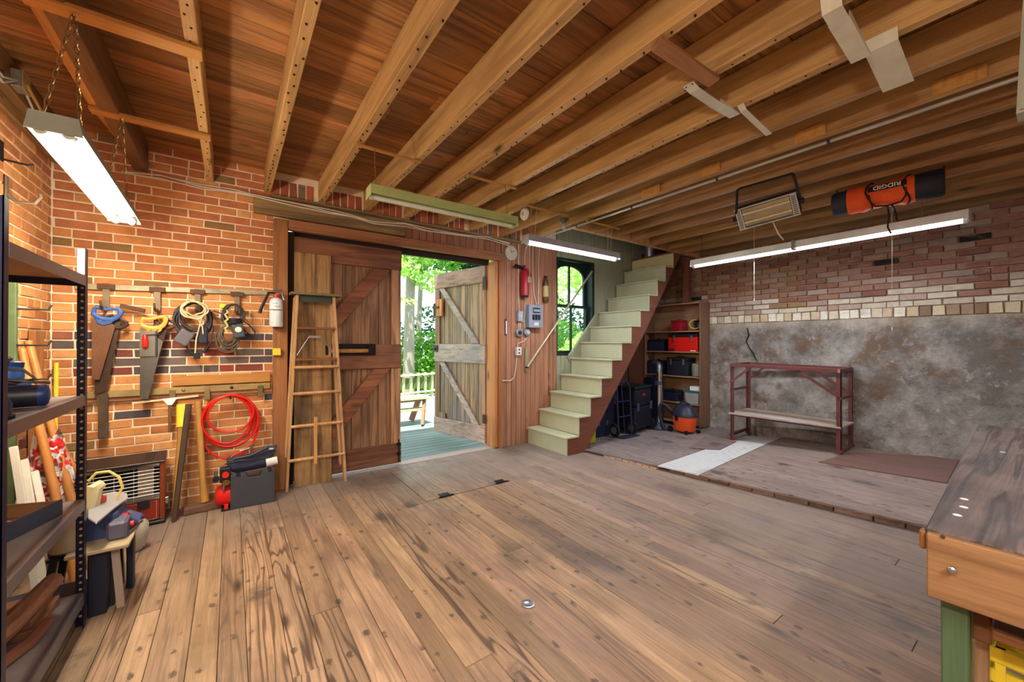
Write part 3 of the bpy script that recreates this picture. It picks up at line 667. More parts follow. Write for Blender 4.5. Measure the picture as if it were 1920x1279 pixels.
part('foot_block', MB().box(5.525, 5.62, 2.60, 2.66, pz(5.55, 2.63)+.001, pz(5.55, 2.63)+.012), PINE, rk)
part('shelf_support', MB().beam(FL+Vector((.01, 0, .425)), FR+Vector((.01, 0, .402)), .02, .022), DKRED, rk)

# ------------------------------------------------------------------ workbench
A = Vector((1.535, .222, 0)); rb = math.atan2(.09, 2.2)
BX = Matrix.Translation(A) @ Matrix.Rotation(rb, 4, 'Z')
def T(): return MB(BX)
bn = thing('workbench', 'heavy wooden workbench with a stained dark top and green legs', 'workbench', (2.6, -.2, 0))
BTOP = wood('bench_top', (140, 116, 104), (52, 40, 38), 0, streak=.7, gs=1.5, rings=5, line=.7, var=.03, knots=.5, rough=.6, stain=(52, 42, 42), stain_amt=.9, gloss=.32, spots=.5, bump=.6)
BWOOD = wood('bench_apron', (138, 102, 68), (92, 62, 38), 1, rings=4, line=.4, var=.03, knots=.3, bump=.2)
part('bench_top', T().box(.0, 2.24, -.85, .0, .874, .90), BTOP, bn, bev=.004)
part('apron', T().box(-.020, .018, -.85, -.004, .725, .893), BWOOD, bn, bev=.003, label='pale front board with a bolt')
part('apron', T().box(.02, 2.22, -.03, -.006, .77, .873), BWOOD, bn, bev=.003)
part('edging', T().box(.0, .03, -.002, .012, .84, .89), plain((120, 82, 44), .5), bn, bev=.004)
p = WX(A.x-.03, 1786, 1068); part('bolt', MB().cyl(p+Vector((.02, 0, 0)), p+Vector((-.006, 0, 0)), .005, n=8).lathe(p+Vector((-.004, 0, 0)), (-1, 0, 0), [(.009, 0), (.009, .005), (.004, .008)], 10), STEEL, bn, smooth=True)
p = WX(A.x-.03, 1766, 1009); part('bolt', MB().lathe(p+Vector((.012, 0, 0)), (-1, 0, 0), [(.005, 0), (.005, .003)], 8), IRON, bn)
for q in ((1808, 936), (1807, 951), (1795, 966), (1880, 848)):
    c = WZ(.9003, *q); part('paint_drip', MB().lathe(c, (0, 0, 1), [(.010, 0), (.008, .0015)], 10), WHITEP, bn)
BGR = wood('green_painted_leg', (74, 96, 68), (46, 62, 44), 2, rings=2, line=.2, var=.04, knots=.4, stain=(70, 130, 122), stain_amt=.5, bump=.2)
for (x0, y0) in ((.055, -.075), (.055, -.80), (2.1, -.075), (2.1, -.8)):
    part('leg', T().box(x0, x0+.085, y0, y0+.052, 0, .873), BGR, bn, bev=.004)
part('rail', T().box(.14, 2.1, -.11, -.075, .58, .655), BWOOD, bn, bev=.003, color=(.7, .6, .5))
part('lower_shelf', T().box(.07, 2.2, -.8, -.112, .63, .655), BWOOD, bn, bev=.003, color=(.72, .55, .45))
m = T(); 
for i in range(4): m.cyl((.10, -.22-.13*i, .656+.012+.004*i), (1.7, -.22-.13*i, .656+.012+.004*i), .012+.004*i, n=10)
single('metal_bar', m, plain((92, 92, 120), .35, .6), 'blue-grey metal bars lying on the shelf under the workbench', 'metal bars', smooth=True, kind='stuff')
c0 = Vector((1.90, .125, 0))
yc = thing('crate', 'yellow plastic crate under the workbench', 'crate', c0)
def crate(x, y):
    sh = MB()
    for (a, b, cc, d) in ((0, .36, 0, .012), (0, .36, .348, .36), (0, .012, 0, .36), (.348, .36, 0, .36)):
        for i in range(8): sh.box(x+a, x+b, y+cc-.36, y+d-.36, .03+.058*i, .068+.058*i)
        sh.box(x+a, x+b if b < .1 else x+a+.02, y+cc-.36, y+d-.36 if d < .1 else y+cc-.34, .03, .48)
    sh.box(x, x+.36, y-.36, y, .012, .03)
    return sh
part('shell', crate(c0.x-.02, c0.y+.03), YELLOW, yc)
part('ribs', MB().box(c0.x-.032, c0.x-.02, c0.y-.02, c0.y+.0, .012, .49).box(c0.x-.032, c0.x-.02, c0.y-.15, c0.y-.13, .012, .49).box(c0.x-.04, c0.x-.02, c0.y-.33, c0.y+.03, .45, .49), YELLOW, yc)
c1 = Vector((1.78, .10, 0))
single('board_offcut', MB().box(1.80, 1.825, .132, .160, .001, .56), wood('offcut', (170, 140, 110), (120, 92, 66), 2, rings=3), 'pale narrow board leaning beside the yellow crate', 'board', bev=.003)
single('roll', MB().lathe((1.97, .195, 0), (.0, 0, 1), [(.018, 0), (.018, .58), (.01, .58)], 16), LGREY, 'light grey roll standing under the workbench behind its green leg', 'roll', smooth=True)

# ------------------------------------------------------------------ bookcase with tools under the stairs
BCW = wood('bookcase_board', (128, 96, 76), (100, 72, 54), 2, rings=3, line=.12, var=.02, knots=0, bump=.05, rough=.5)
BCS = wood('bookcase_shelf', (170, 134, 102), (128, 94, 66), 1, rings=3, line=.15, var=.03, knots=0, bump=.05)
bc = thing('bookcase', 'tall brown open bookcase against the brick wall under the stairs', 'bookcase', (6.15, 3.85, .05))
zb = .06
bx0, by0, by1 = 6.0, 3.325, 4.34
part('side_panel', MB().box(bx0, 6.285, by0, by0+.02, zb, 2.05), BCW, bc, bev=.002); part('side_panel', MB().box(bx0, 6.285, by1, by1+.02, zb, 2.05), BCW, bc, bev=.002)
part('back_panel', MB().box(6.275, 6.285, by0+.02, by1, zb, 2.05), BCS, bc)
part('top_panel', MB().box(bx0, 6.275, by0+.02, by1, 2.03, 2.05), BCS, bc, bev=.002)
for z in (1.594, 1.258, .856, .42, .10): part('shelf', MB().box(bx0+.005, 6.274, by0+.021, by1-.001, z-.018, z), BCS, bc, bev=.002)
def toolbox(nm, label, x, y0, y1, z, h, body, lidc, d=.22, latch=True):
    t = thing(nm, label, 'toolbox', (x+d/2, (y0+y1)/2, z))
    part('body', MB().box(x, x+d, y0, y1, z, z+h*.76), body, t, bev=.008, seg=2)
    part('lid', MB().box(x-.004, x+d+.004, y0-.003, y1+.003, z+h*.765, z+h*.93), lidc, t, bev=.012, seg=2)
    part('handle', MB().box(x+d/2-.012, x+d/2+.012, y0+.12, y1-.12, z+h*.96, z+h).box(x+d/2-.01, x+d/2+.01, y0+.12, y0+.14, z+h*.93, z+h*.96).box(x+d/2-.01, x+d/2+.01, y1-.14, y1-.12, z+h*.93, z+h*.96), BLACKP, t, bev=.003)
    if latch:
        for yy in (y0+(y1-y0)*.2, y0+(y1-y0)*.8): part('latch', MB().box(x-.012, x-.001, yy-.016, yy+.016, z+h*.55, z+h*.86).cyl((x-.012, yy, z+h*.66), (x-.018, yy, z+h*.66), .009), STEEL, t, bev=.002)
    return t
tb1 = toolbox('toolbox', 'bright red toolbox with black lid on the bookcase shelf', 6.02, 3.39, 3.90, 1.259, .31, REDP, BLACKP)
part('badge', MB().box(6.012, 6.0195, 3.78, 3.88, 1.275, 1.30), plain((40, 44, 60), .4), tb1); part('badge', MB().box(6.012, 6.0195, 3.41, 3.50, 1.268, 1.28), WHITEP, tb1)
toolbox('toolbox', 'dark red small toolbox on the upper bookcase shelf', 6.04, 3.67, 3.86, 1.595, .20, RED_D, RED_D, .18, False)
toolbox('toolbox', 'black power tool case on the shelf below the red toolbox', 6.02, 3.55, 3.93, .857, .32, plain((30, 33, 44), .5), BLACKP, .24)
t = thing('storage_bin', 'small grey rounded bin beside the black tool case', 'bin', (6.1, 3.44, .857))
part('body', MB().lathe((6.12, 3.44, .857), (0, 0, 1), [(.07, 0), (.085, .01), (.09, .16), (.08, .18)], 14), plain((118, 120, 104), .6), t, smooth=True)
part('lid', MB().lathe((6.12, 3.44, 1.038), (0, 0, 1), [(.088, 0), (.088, .015), (.06, .03)], 14), plain((140, 138, 116), .6), t, smooth=True)
t = thing('storage_box', 'grey plastic box with a teal lid on the low bookcase shelf', 'box', (6.1, 3.48, .42))
part('body', MB().hexa([(6.03, 3.38, .421), (6.2, 3.38, .421), (6.2, 3.58, .421), (6.03, 3.58, .421)], [(6.02, 3.365, .60), (6.21, 3.365, .60), (6.21, 3.61, .60), (6.02, 3.61, .60)]), plain((150, 154, 150), .5), t, bev=.005)
part('lid', MB().box(6.01, 6.22, 3.355, 3.635, .601, .635), plain((60, 96, 100), .5), t, bev=.006)
single('carton', MB().box(6.03, 6.19, 3.365, 3.52, .636, .70), WHITEP, 'white carton on top of the teal-lidded box', 'carton', bev=.002)
t = thing('strap_bundle', 'dark strap bundle with yellow cord on the upper bookcase shelf', 'straps', (6.1, 3.42, 1.595))
m = MB()
for i in range(5): m.torus((6.08+.02*i, 3.42, 1.595+.10), (1, .2*i-.3, .15), .075-.006*i, .011, 14, 5)
part('strap', m, plain((36, 36, 44), .7), t, smooth=True)
part('cord', MB().torus((6.06, 3.45, 1.70), (1, .1, 0), .09, .006, 16, 5, (1, .8)), YELLOW, t, smooth=True)
for (y0, z, h, lab) in ((4.02, 1.259, .22, 'dark tool case at the back of the red toolbox shelf'), (4.02, .857, .26, 'dark tool case at the back of the middle shelf'), (3.75, .421, .2, 'dark tool case at the back of the low shelf')):
    toolbox('tool_case', lab, 6.03, y0, y0+.28, z, h, plain((32, 36, 58), .5), BLACKP, .2, False)
# shop vacuum
c = Vector((5.58, 3.34, 0)); c.z = pz(c.x, c.y)+.006
v = thing('shop_vacuum', 'orange wet-dry shop vacuum with a black lid on the platform', 'vacuum', c)
XV = Matrix.Translation(c) @ Matrix.Rotation(-.25, 4, 'Z')
def ell(r): return r
m = MB(XV @ Matrix.Scale(.78, 4, (1, 0, 0)))
m.lathe((0, 0, .03), (0, 0, 1), [(.15, 0), (.165, .02), (.19, .19), (.195, .20), (.195, .215)], 24); part('tank', m, ORANGE, v, smooth=True)
m = MB(XV @ Matrix.Scale(.8, 4, (1, 0, 0))); m.lathe((0, 0, .247), (0, 0, 1), [(.205, 0), (.205, .02), (.185, .05), (.15, .12), (.10, .165), (.06, .18)], 20); part('motor_head', m, plain((38, 42, 58), .4), v, smooth=True)
part('handle', MB(XV).tube([(0, -.12, .36), (0, -.10, .43), (0, 0, .46), (0, .08, .44), (0, .12, .37)], .014, 8), plain((42, 46, 62), .4), v, smooth=True)
for sx in (-1, 1):
    for yy in (-.15, .17): part('wheel', MB(XV).cyl((sx*.10, yy, .03), (sx*.13, yy, .03), .03 if yy < 0 else .045, n=14), BLACKP, v, smooth=True)
part('latch', MB(XV).box(-.165, -.150, -.03, .03, .19, .27), BLACKP, v, bev=.004)
part('hose', MB(XV).tube([(-.12+.0*i, .16+.05*math.sin(i*.7), .10+.32*math.sin(i/11*PI)) if False else (-.10-.10*math.sin(i/13*PI), .15+.16*math.sin(i/13*PI), .30-.20*i/13+.16*math.sin(i/13*PI*1.6)) for i in range(14)], .024, 10), plain((34, 37, 52), .5), v, smooth=True)
# chrome extractor duct standing on the platform
c = Vector((5.50, 3.72, 0)); c.z = pz(c.x, c.y)+.006
dv = thing('metal_duct', 'shiny ribbed metal duct standing upright beside the shop vacuum', 'duct', c)
m = MB(); prof = []
for i in range(40): prof.append((.045+(.004 if i % 2 else 0), .10+i*.0205))
m.lathe(c, (0, 0, 1), prof, 16); part('pipe', m, CHROME, dv, smooth=True)
m = MB(); m.tube([c+Vector((0, 0, .90)), c+Vector((0, .0, .97)), c+Vector((.02, .03, 1.02)), c+Vector((.04, .08, 1.04)), c+Vector((.05, .13, 1.03))], .044, 12); part('elbow', m, plain((120, 124, 136), .3, .8), dv, smooth=True)
part('collar', MB().cyl(c+Vector((0, 0, .70)), c+Vector((0, 0, .76)), .054, n=16).box(c.x-.085, c.x-.05, c.y-.02, c.y+.02, .74, .80), plain((70, 74, 90), .4, .5), dv, smooth=True)
part('foot', MB().lathe(c, (0, 0, 1), [(.09, 0), (.09, .02), (.055, .06), (.05, .12)], 16), plain((60, 66, 84), .4, .4), dv, smooth=True)
# rolling tool stack
c = Vector((5.12, 3.92, 0)); c.z = pz(c.x, c.y)+.006
rt = thing('rolling_toolbox', 'dark rolling tool stack with big wheels under the stairs', 'toolbox', c)
DK = plain((24, 26, 40), .45)
XT = Matrix.Translation(c) @ Matrix.Rotation(.15, 4, 'Z')
part('lower_box', MB(XT).box(-.26, .26, -.18, .18, .07, .40), DK, rt, bev=.02, seg=2)
part('upper_box', MB(XT).box(-.25, .25, -.17, .17, .405, .66), DK, rt, bev=.02, seg=2)
part('lid', MB(XT).box(-.26, .26, -.18, .18, .665, .71), BLACKP, rt, bev=.015, seg=2)
for xx in (-.2, .2): part('latch', MB(XT).box(xx-.03, xx+.03, -.2, -.182, .34, .46), plain((60, 64, 84), .4), rt, bev=.004)
part('badge', MB(XT).box(-.04, .06, -.176, -.171, .56, .59), RED_D, rt)
for xx in (-.29, .26): 
    wh = part('wheel', MB(XT).cyl((xx, -.12, .10), (xx+.04, -.12, .10), .10, n=20), BLACKR, rt, smooth=True)
    part('hub', MB(XT).cyl((xx-.004, -.12, .10), (xx+.044, -.12, .10), .045, n=14), plain((70, 76, 96), .4), wh, smooth=True)
part('handle', MB(XT).tube([(-.2, .18, .1), (-.2, .2, .95), (-.16, .2, 1.0), (.16, .2, 1.0), (.2, .2, .95), (.2, .18, .1)], .012, 8), plain((60, 64, 84), .3, .6), rt, smooth=True)
# hand truck in front of it
c = Vector((4.55, 3.74, 0)); c.z = pz(c.x, c.y)+.006
hk = thing('hand_truck', 'blue-black two-wheeled hand truck leaning under the stairs', 'hand truck', c)
HT = plain((48, 52, 82), .4, .3)
part('frame', MB().tube([c+Vector((0, 0, .03)), c+Vector((.02, .05, .72)), c+Vector((.05, .08, .78)), c+Vector((.28, .10, .78)), c+Vector((.32, .06, .72)), c+Vector((.30, 0, .03))], .013, 8), HT, hk, smooth=True)
part('cross_bar', MB().cyl(c+Vector((0, .02, .28)), c+Vector((.3, .02, .28)), .01, n=8).cyl(c+Vector((.0, .035, .5)), c+Vector((.3, .035, .5)), .01, n=8).cyl(c+Vector((.15, .01, .04)), c+Vector((.16, .08, .77)), .008, n=8), HT, hk, smooth=True)
part('toe_plate', MB().box(c.x-.04, c.x+.34, c.y-.12, c.y+.01, c.z, c.z+.008), HT, hk)
for xx in (-.06, .32):
    wh = part('wheel', MB().torus(c+Vector((xx+.02, .04, .10)), (1, 0, 0), .075, .024, 20, 8), BLACKR, hk, smooth=True)
    part('hub', MB().cyl(c+Vector((xx, .04, .10)), c+Vector((xx+.04, .04, .10)), .05, n=12), plain((90, 96, 120), .4), wh, smooth=True)
# yellow jug and dark cases under the stairs, two added to darken the space
c = Vector((3.98, 3.78, 0)); c.z = pz(c.x, c.y)+.006
j = thing('jug', 'yellow plastic jug low under the foot of the stairs', 'jug', c)
part('body', MB().box(c.x-.06, c.x+.06, c.y-.08, c.y+.08, c.z, c.z+.17), plain((150, 140, 30), .5), j, bev=.02, seg=2); part('cap', MB().cyl(c+Vector((0, -.04, .17)), c+Vector((0, -.04, .20)), .02), BLACKP, j)
for i, (x, y, w_, h, lab) in enumerate(((4.72, 4.16, .5, .85, 'largest dark case, added at the back wall to darken the space under the stairs'), (5.75, 3.98, .2, .8, 'narrow dark case added to darken the gap between the metal duct and the bookcase'), (4.42, 4.03, .34, .33, 'dark tool case stored under the stairs behind the hand truck'), (5.46, 4.12, .4, .62, 'tall dark tool case stored behind the metal duct'), (4.12, 4.1, .26, .22, 'small dark tool case at the low end under the stairs'))):
    c = Vector((x, y, pz(x, y)+.001)); t = thing('tool_case', lab, 'toolbox', c)
    part('body', MB().box(x-w_/2, x+w_/2, y-.11, y+.13, c.z, c.z+h), plain((28, 31, 52), .5), t, bev=.015, seg=2)
    part('handle', MB().tube([(x-.06, y, c.z+h-.005), (x-.05, y, c.z+h+.04), (x+.05, y, c.z+h+.04), (x+.06, y, c.z+h-.005)], .01, 6), BLACKP, t, smooth=True)
    part('latch', MB().box(x-w_*.3, x-w_*.2, y-.122, y-.111, c.z+h*.5, c.z+h*.7).box(x+w_*.2, x+w_*.3, y-.122, y-.111, c.z+h*.5, c.z+h*.7), plain((70, 74, 96), .4), t)
# post beside the bookcase, and the pail on the top step
part('trim_11', MB().box(6.05, 6.17, 3.57, 3.66, 2.055, 2.815), STR, kind='structure', bev=.004)
c = Vector((5.80, 4.10, Z0+RISE*11+.001)); b = thing('pail', 'small galvanized pail standing at the head of the stairs', 'pail', c)
part('body', MB().lathe(c, (0, 0, 1), [(.085, 0), (.11, .22), (.114, .225), (.106, .224), (.082, .01)], 20, cap=False).lathe(c, (0, 0, 1), [(.084, 0), (.084, .006)], 20), plain((120, 126, 144), .35, .7), b, smooth=True)
part('bail', MB().tube([c+Vector((.112*math.cos(a), .02, .215+.05*math.sin(a))) for a in [PI*i/10 for i in range(11)]], .003, 5), STEEL, b, smooth=True)
# ------------------------------------------------------------------ ceiling lights and fittings
def chain_mb(p, q, r=.010, m=None):
    m = m or MB(); p = Vector(p); q = Vector(q); n = max(2, int((q-p).length/(r*2.9))); d = (q-p).normalized()
    a = d.orthogonal().normalized(); b = d.cross(a)
    for i in range(n):
        c = p+(q-p)*((i+.5)/n); s = a if i % 2 else b
        m.tube([c+d*(r*1.9*math.cos(t))+s*(r*.8*math.sin(t)) for t in [2*PI*k/10 for k in range(10)]], r*.22, 4, True)
    return m
CHAINM = plain((150, 128, 88), .35, .8)
def fixture(label, p, q, wdt, h, hmat, tubes, tmat, lit_r=.017, reflect=True, nm='fluorescent_light'):
    p = Vector(p); q = Vector(q); d = (q-p).normalized(); side = d.cross(Vector((0, 0, 1))).normalized(); up = side.cross(d)
    t = thing(nm, label, 'ceiling light', (p+q)/2)
    # channel, flared reflector skirts and end plates
    m = MB(); w2 = wdt/2
    prof = [(-w2, -.0), (-w2*.9, h*.55), (-w2*.8, h), (w2*.8, h), (w2*.9, h*.55), (w2, 0), (w2-.004, 0), (w2*.84, h*.48), (-w2*.84, h*.48), (-w2+.004, 0)]
    m.prism([p+side*a+up*b for a, b in prof], q-p); part('housing', m, hmat, t)
    for e, s in ((p, -1), (q, 1)):
        part('end_plate', MB().prism([e+side*a+up*b for a, b in ((-w2, -.012), (-w2*.85, h), (w2*.85, h), (w2, -.012))], d*(.004*s)), hmat, t)
    offs = [0] if tubes == 1 else [-wdt*.24, wdt*.24]
    for o_ in offs:
        c0 = p+side*o_-up*.004; c1 = q+side*o_-up*.004
        part('tube', MB().cyl(c0+d*.03, c1-d*.03, lit_r, n=12), tmat, t, smooth=True)
        for e, s in ((c0, 1), (c1, -1)): part('socket', MB().box(-.0, .0, 0, 0, 0, 0) if False else MB().cyl(e+d*(.006*s)+up*.0, e+d*(.032*s), lit_r*1.25, n=12), plain((190, 190, 182), .4), t, smooth=True)
    return t, d, side, up
LIT = emit((255, 244, 224), 9.0); LITC = emit((226, 236, 255), 8.0); LITW = emit((240, 244, 255), 2.2); UNLIT = plain((214, 222, 206), .3)
GRYG = plain((140, 146, 134), .45); GRNL = plain((172, 190, 130), .4); WHT = plain((216, 218, 214), .4)
p, q = Vector((-.592, 2.39, 2.265)), Vector((-.592, 3.68, 2.216))
f1, d, s, u = fixture('lit twin-tube shop light hanging on long chains at the left', p, q, .165, .065, GRYG, 2, LIT)
h1 = Vector((-.545, 2.43, 2.81)); h2 = Vector((-.56, 3.40, 2.81))
m = chain_mb(h1, p+d*.08-s*.055+u*.07); chain_mb(h1, p+d*.08+s*.055+u*.07, m=m); part('chain', m, CHAINM, f1, kind='stuff')
m = chain_mb(h2, p+d*1.05-s*.05+u*.07); chain_mb(h2, p+d*1.05+s*.05+u*.07, m=m); part('chain', m, CHAINM, f1, kind='stuff')
f2, d, s, u = fixture('unlit pale green shop light hanging between the joists before the door', (.79, 2.86, 2.44), (2.04, 2.84, 2.435), .14, .07, GRNL, 1, UNLIT)
part('chain', chain_mb((.84, 2.90, 2.81), (.84, 2.87, 2.50), .006), CHAINM, f2, kind='stuff'); part('chain', chain_mb((1.98, 2.89, 2.81), (1.98, 2.85, 2.50), .006), CHAINM, f2, kind='stuff')
f3, d, s, u = fixture('lit cold-white shop light hanging above the stairs and fuse box', (2.46, 3.22, 2.44), (3.86, 3.21, 2.43), .13, .07, plain((176, 180, 192), .4), 1, LITC, .022)
m = MB()
for x in (2.52, 3.70): m.tube([(x, 3.2, 2.81), (x+.01, 3.215, 2.51)], .0018, 4); m.tube([(x+.07, 3.2, 2.81), (x+.06, 3.215, 2.51)], .0018, 4)
part('hanger_wire', m, WIRE, f3, kind='stuff')
part('cord', MB().tube([(2.50, 3.2, 2.5), (2.49, 3.2, 2.60), (2.53, 3.2, 2.62), (2.56, 3.2, 2.5)], .005, 6), plain((190, 90, 70), .5), f3)
part('pull_cord', MB().tube([(2.50, 3.2, 2.44), (2.50, 3.2, 2.08)], .003, 5).box(2.485, 2.515, 3.19, 3.21, 2.02, 2.08), WIRE, f3)
pR, qR = Vector((5.08, .47, 2.45)), Vector((5.10, 2.93, 2.44))
f4, d, s, u = fixture('long double fluorescent light hanging before the brick wall', pR, qR, .15, .075, WHT, 1, LITW, .022)
part('joint_band', MB().box(5.0, 5.18, 1.72, 1.745, 2.425, 2.53), plain((120, 120, 120), .5), f4, bev=.003)
part('hanger', chain_mb((5.09, .75, 2.81), (5.09, .75, 2.53), .008), CHAINM, f4, kind='stuff'); part('hanger', MB().tube([(5.09, 2.8, 2.81), (5.09, 2.8, 2.52)], .004, 5), IRON, f4)
for x, y, z1, lab in ((5.09, 2.15, 1.93, 'thin pull cord hanging near the left half of the long light'), (5.0, .93, 1.55, 'thin pull cord hanging near the right half of the long light')):
    a = single('pull_cord', MB().tube([(x-.02, y, 2.81), (x-.02, y, z1)], .0022, 4).cyl((x-.02, y, z1), (x-.02, y, z1-.03), .006, n=8), WIRE, lab, 'cord')
# unseen fixtures: the near left one inferred, the other two added for fill light
fixture('twin-tube shop light over the near left of the room', (-.6, -.6, 2.26), (-.6, .6, 2.26), .165, .065, GRYG, 2, LIT)
fixture('added fill light over the middle of the near end, shaped as a shop light', (-.2, -.7, 2.30), (1.0, -.7, 2.30), .14, .07, WHT, 1, LITC, nm='fluorescent_light')
fixture('added fill light over the workbench, shaped as a shop light', (3.0, -.6, 2.30), (4.2, -.6, 2.30), .14, .07, WHT, 1, LITC, nm='fluorescent_light')
# slats nailed across the joists
SLG = 'slats nailed under the joists'
for (a, b, y, w_, th, lab, mt) in ((-.70, -.12, 2.44, .085, .022, 'broad pale pine slat under the joists, holding the near chain of the left light', PINE), (-.70, -.12, 3.405, .075, .02, 'pale pine slat under the joists, holding the far chain of the left light', PINE),
        (.715, 1.20, 2.915, .028, .014, 'thin pine slat over the left end of the green light', PINE), (1.61, 2.11, 2.905, .028, .014, 'thin pine slat over the right end of the green light', PINE),
        (2.46, 3.03, 3.195, .028, .014, 'thin pine slat over the left end of the cold-white light', PINE), (3.32, 3.89, 3.19, .028, .014, 'thin pine slat over the right end of the cold-white light', PINE)):
    m = MB().box(a, b, y-w_/2, y+w_/2, 2.812-th, 2.812)
    single('slat', m, mt, lab, 'slat', SLG, bev=.002)
rbp = [WZ(2.79, *q) for q in ((1222, 100), (1328, 166), (1350, 151), (1239, 73))]
o = single('board', MB().prism([(p.x, p.y, 2.793) for p in rbp], (0, 0, .022)), wood('rough_board', (204, 146, 96), (120, 74, 44), 0, rings=3, line=.3, knots=.5, bump=.5), 'rough brown board nailed flat under the joists near the white brackets', 'board', bev=.003)
# pine cleats on the side of the joist beside the pipe
for i, (q0, q1, lab) in enumerate((((1203, 373), (1237, 363), 'smallest, farthest pine cleat beside the ceiling pipe'), ((1312, 333), (1350, 316), 'second pine cleat from the far wall beside the ceiling pipe'), ((1490, 278), (1548, 247), 'pine cleat on the joist above the radiant heater'), ((1748, 190), (1852, 138), 'longest, nearest pine cleat beside the ceiling pipe'))):
    a = WX(3.285, *q0); b = WX(3.285, *q1)
    single('cleat', MB().box(3.283, 3.297, b.y, a.y, 2.825, 2.905), PINE, lab, 'cleat', 'pine cleats beside the ceiling pipe', bev=.002)
# pipe along the joist
pp = thing('ceiling_pipe', 'thin white pipe running under the joists along the room', 'pipe', (3.37, 2, 2.80))
part('pipe', MB().tube([(3.375, -1.5, 2.80), (3.375, 4.0, 2.80), (3.37, 4.30, 2.79), (3.3, 4.33, 2.7)], .012, 10), plain((170, 166, 160), .35, .2), pp, smooth=True)
for y in (.95, 1.72, 2.6, 3.4): part('clip', MB().cyl((3.375, y-.008, 2.80), (3.375, y+.008, 2.80), .016, n=10), IRON, pp)
# bent white metal brackets hung from the joists
BRK = plain((206, 206, 190), .4)
def strip(lab, y, w, px, flange=0, z0=2.806):
    """bent sheet strip: centre line given where the photo shows it in the plane y, width w along y"""
    a = WZ(z0, *px[0]); y = a.y; pts = [Vector((q.x, 0, min(q.z, 2.812))) for q in [WY(y, *p) for p in px]]; y0, y1 = y-w/2, y+w/2
    t = thing('bracket', lab, 'bracket', (a.x, y, pts[0].z)); m = MB()
    for a, b in zip(pts[:-1], pts[1:]):
        n = (b-a).cross(Vector((0, 1, 0))).normalized()*.002
        m.hexa([(a.x, y0, a.z), (b.x, y0, b.z), (b.x, y1, b.z), (a.x, y1, a.z)], [(a.x+n.x, y0, a.z+n.z), (b.x+n.x, y0, b.z+n.z), (b.x+n.x, y1, b.z+n.z), (a.x+n.x, y1, a.z+n.z)])
    part('plate', m, BRK, t)
    if flange:
        a, b = pts[-2], pts[-1]
        for yy in (y0-.002, y1): part('flange', MB().hexa([(a.x, yy, a.z), (b.x, yy, b.z), (b.x, yy+.002, b.z), (a.x, yy+.002, a.z)], [(a.x+.01, yy, a.z+flange), (b.x, yy, b.z+flange*.3), (b.x, yy+.002, b.z+flange*.3), (a.x+.01, yy+.002, a.z+flange)]), BRK, t)
    for k in (-.3, .3): part('screw', MB().cyl((pts[0].x+.012, y+w*k, pts[0].z-.006), (pts[0].x+.012, y+w*k, pts[0].z+.004), .004, n=6), IRON, t)
    return t
strip('cream curved metal bracket under the joists beside the rough board', 0, .060, [(1290, 158), (1302, 170), (1340, 196), (1378, 218)], .022)
strip('thin white metal strip bracket hanging next to the curved bracket', 0, .036, [(1388, 196), (1394, 208), (1442, 253)])
strip('long cream channel bracket at the top of the room, upper left of the white flap', 0, .066, [(1556, -20), (1560, 20), (1572, 40), (1614, 112)], .03)
strip('wide white flap-shaped metal bracket hanging from the joists', 0, .115, [(1650, 64), (1652, 88), (1684, 163)])
a = WX(2.6, 1906, 222)
t = thing('channel', 'pale metal channel hanging from the joists at the right edge', 'bracket', (2.6, a.y, 2.8))
part('channel', MB().beam((2.60, a.y-.026, a.z), (2.60, a.y-.046, 2.818), .10, .05).beam((2.545, a.y-.016, a.z+.01), (2.545, a.y-.036, 2.81), .018, .012), plain((176, 184, 172), .4), t)
# smoke detector, ceiling lamp socket
c = Vector((2.455, 3.22, 0)); cc = WX(2.452, 985, 402)
t = thing('smoke_detector', 'round white smoke detector on the joist side above the door', 'detector', cc)
part('base', MB().lathe(cc, (-1, 0, 0), [(.062, 0), (.062, .012), (.05, .03), (.03, .034)], 24), WHITEP, t, smooth=True); part('cap', MB().lathe(cc+Vector((-.034, 0, 0)), (-1, 0, 0), [(.022, 0), (.018, .006)], 14), LGREY, t, smooth=True)
cc = WZ(2.79, 1058, 414)
t = thing('lamp_socket', 'bare bulb socket on the joist beside the ceiling pipe', 'lamp', cc)
part('base', MB().lathe(cc+Vector((0, 0, .02)), (0, 0, -1), [(.055, 0), (.055, .012), (.03, .03), (.028, .05)], 16), plain((110, 108, 112), .35, .6), t, smooth=True); part('bulb', MB().lathe(cc+Vector((0, 0, -.03)), (-.3, -.2, -1), [(.016, 0), (.03, .03), (.032, .05), (.02, .075), (.004, .082)], 14), plain((190, 190, 186), .15), t, smooth=True)
# radiant heater
hc = WZ(2.62, 1437, 398); 
nrm = Vector((-.80, -.18, -.57)).normalized(); ax = Vector((.05, -1, .02)).normalized(); ax = (ax-nrm*ax.dot(nrm)).normalized(); upv = nrm.cross(ax)
if upv.z < 0: upv = -upv
XH = Matrix(((ax.x, upv.x, nrm.x, hc.x), (ax.y, upv.y, nrm.y, hc.y), (ax.z, upv.z, nrm.z, hc.z), (0, 0, 0, 1)))
ht = thing('radiant_heater', 'black and silver electric radiant heater hanging from the joists', 'heater', hc)
T = lambda: MB(XH)
part('case', T().box(-.25, .25, -.105, .105, -.09, -.01), plain((40, 40, 42), .5, .3), ht, bev=.01)
part('reflector', T().hexa([(-.19, -.085, -.008), (.19, -.085, -.008), (.19, .085, -.008), (-.19, .085, -.008)], [(-.19, -.085, -.004), (.19, -.085, -.004), (.19, .085, -.004), (-.19, .085, -.004)]), plain((190, 180, 150), .25, .8), ht)
for sx in (-1, 1): part('end_grille', T().box(sx*.22-.025, sx*.22+.025, -.10, .10, -.01, .006), plain((200, 200, 196), .35, .2), ht, bev=.003)
m = T()
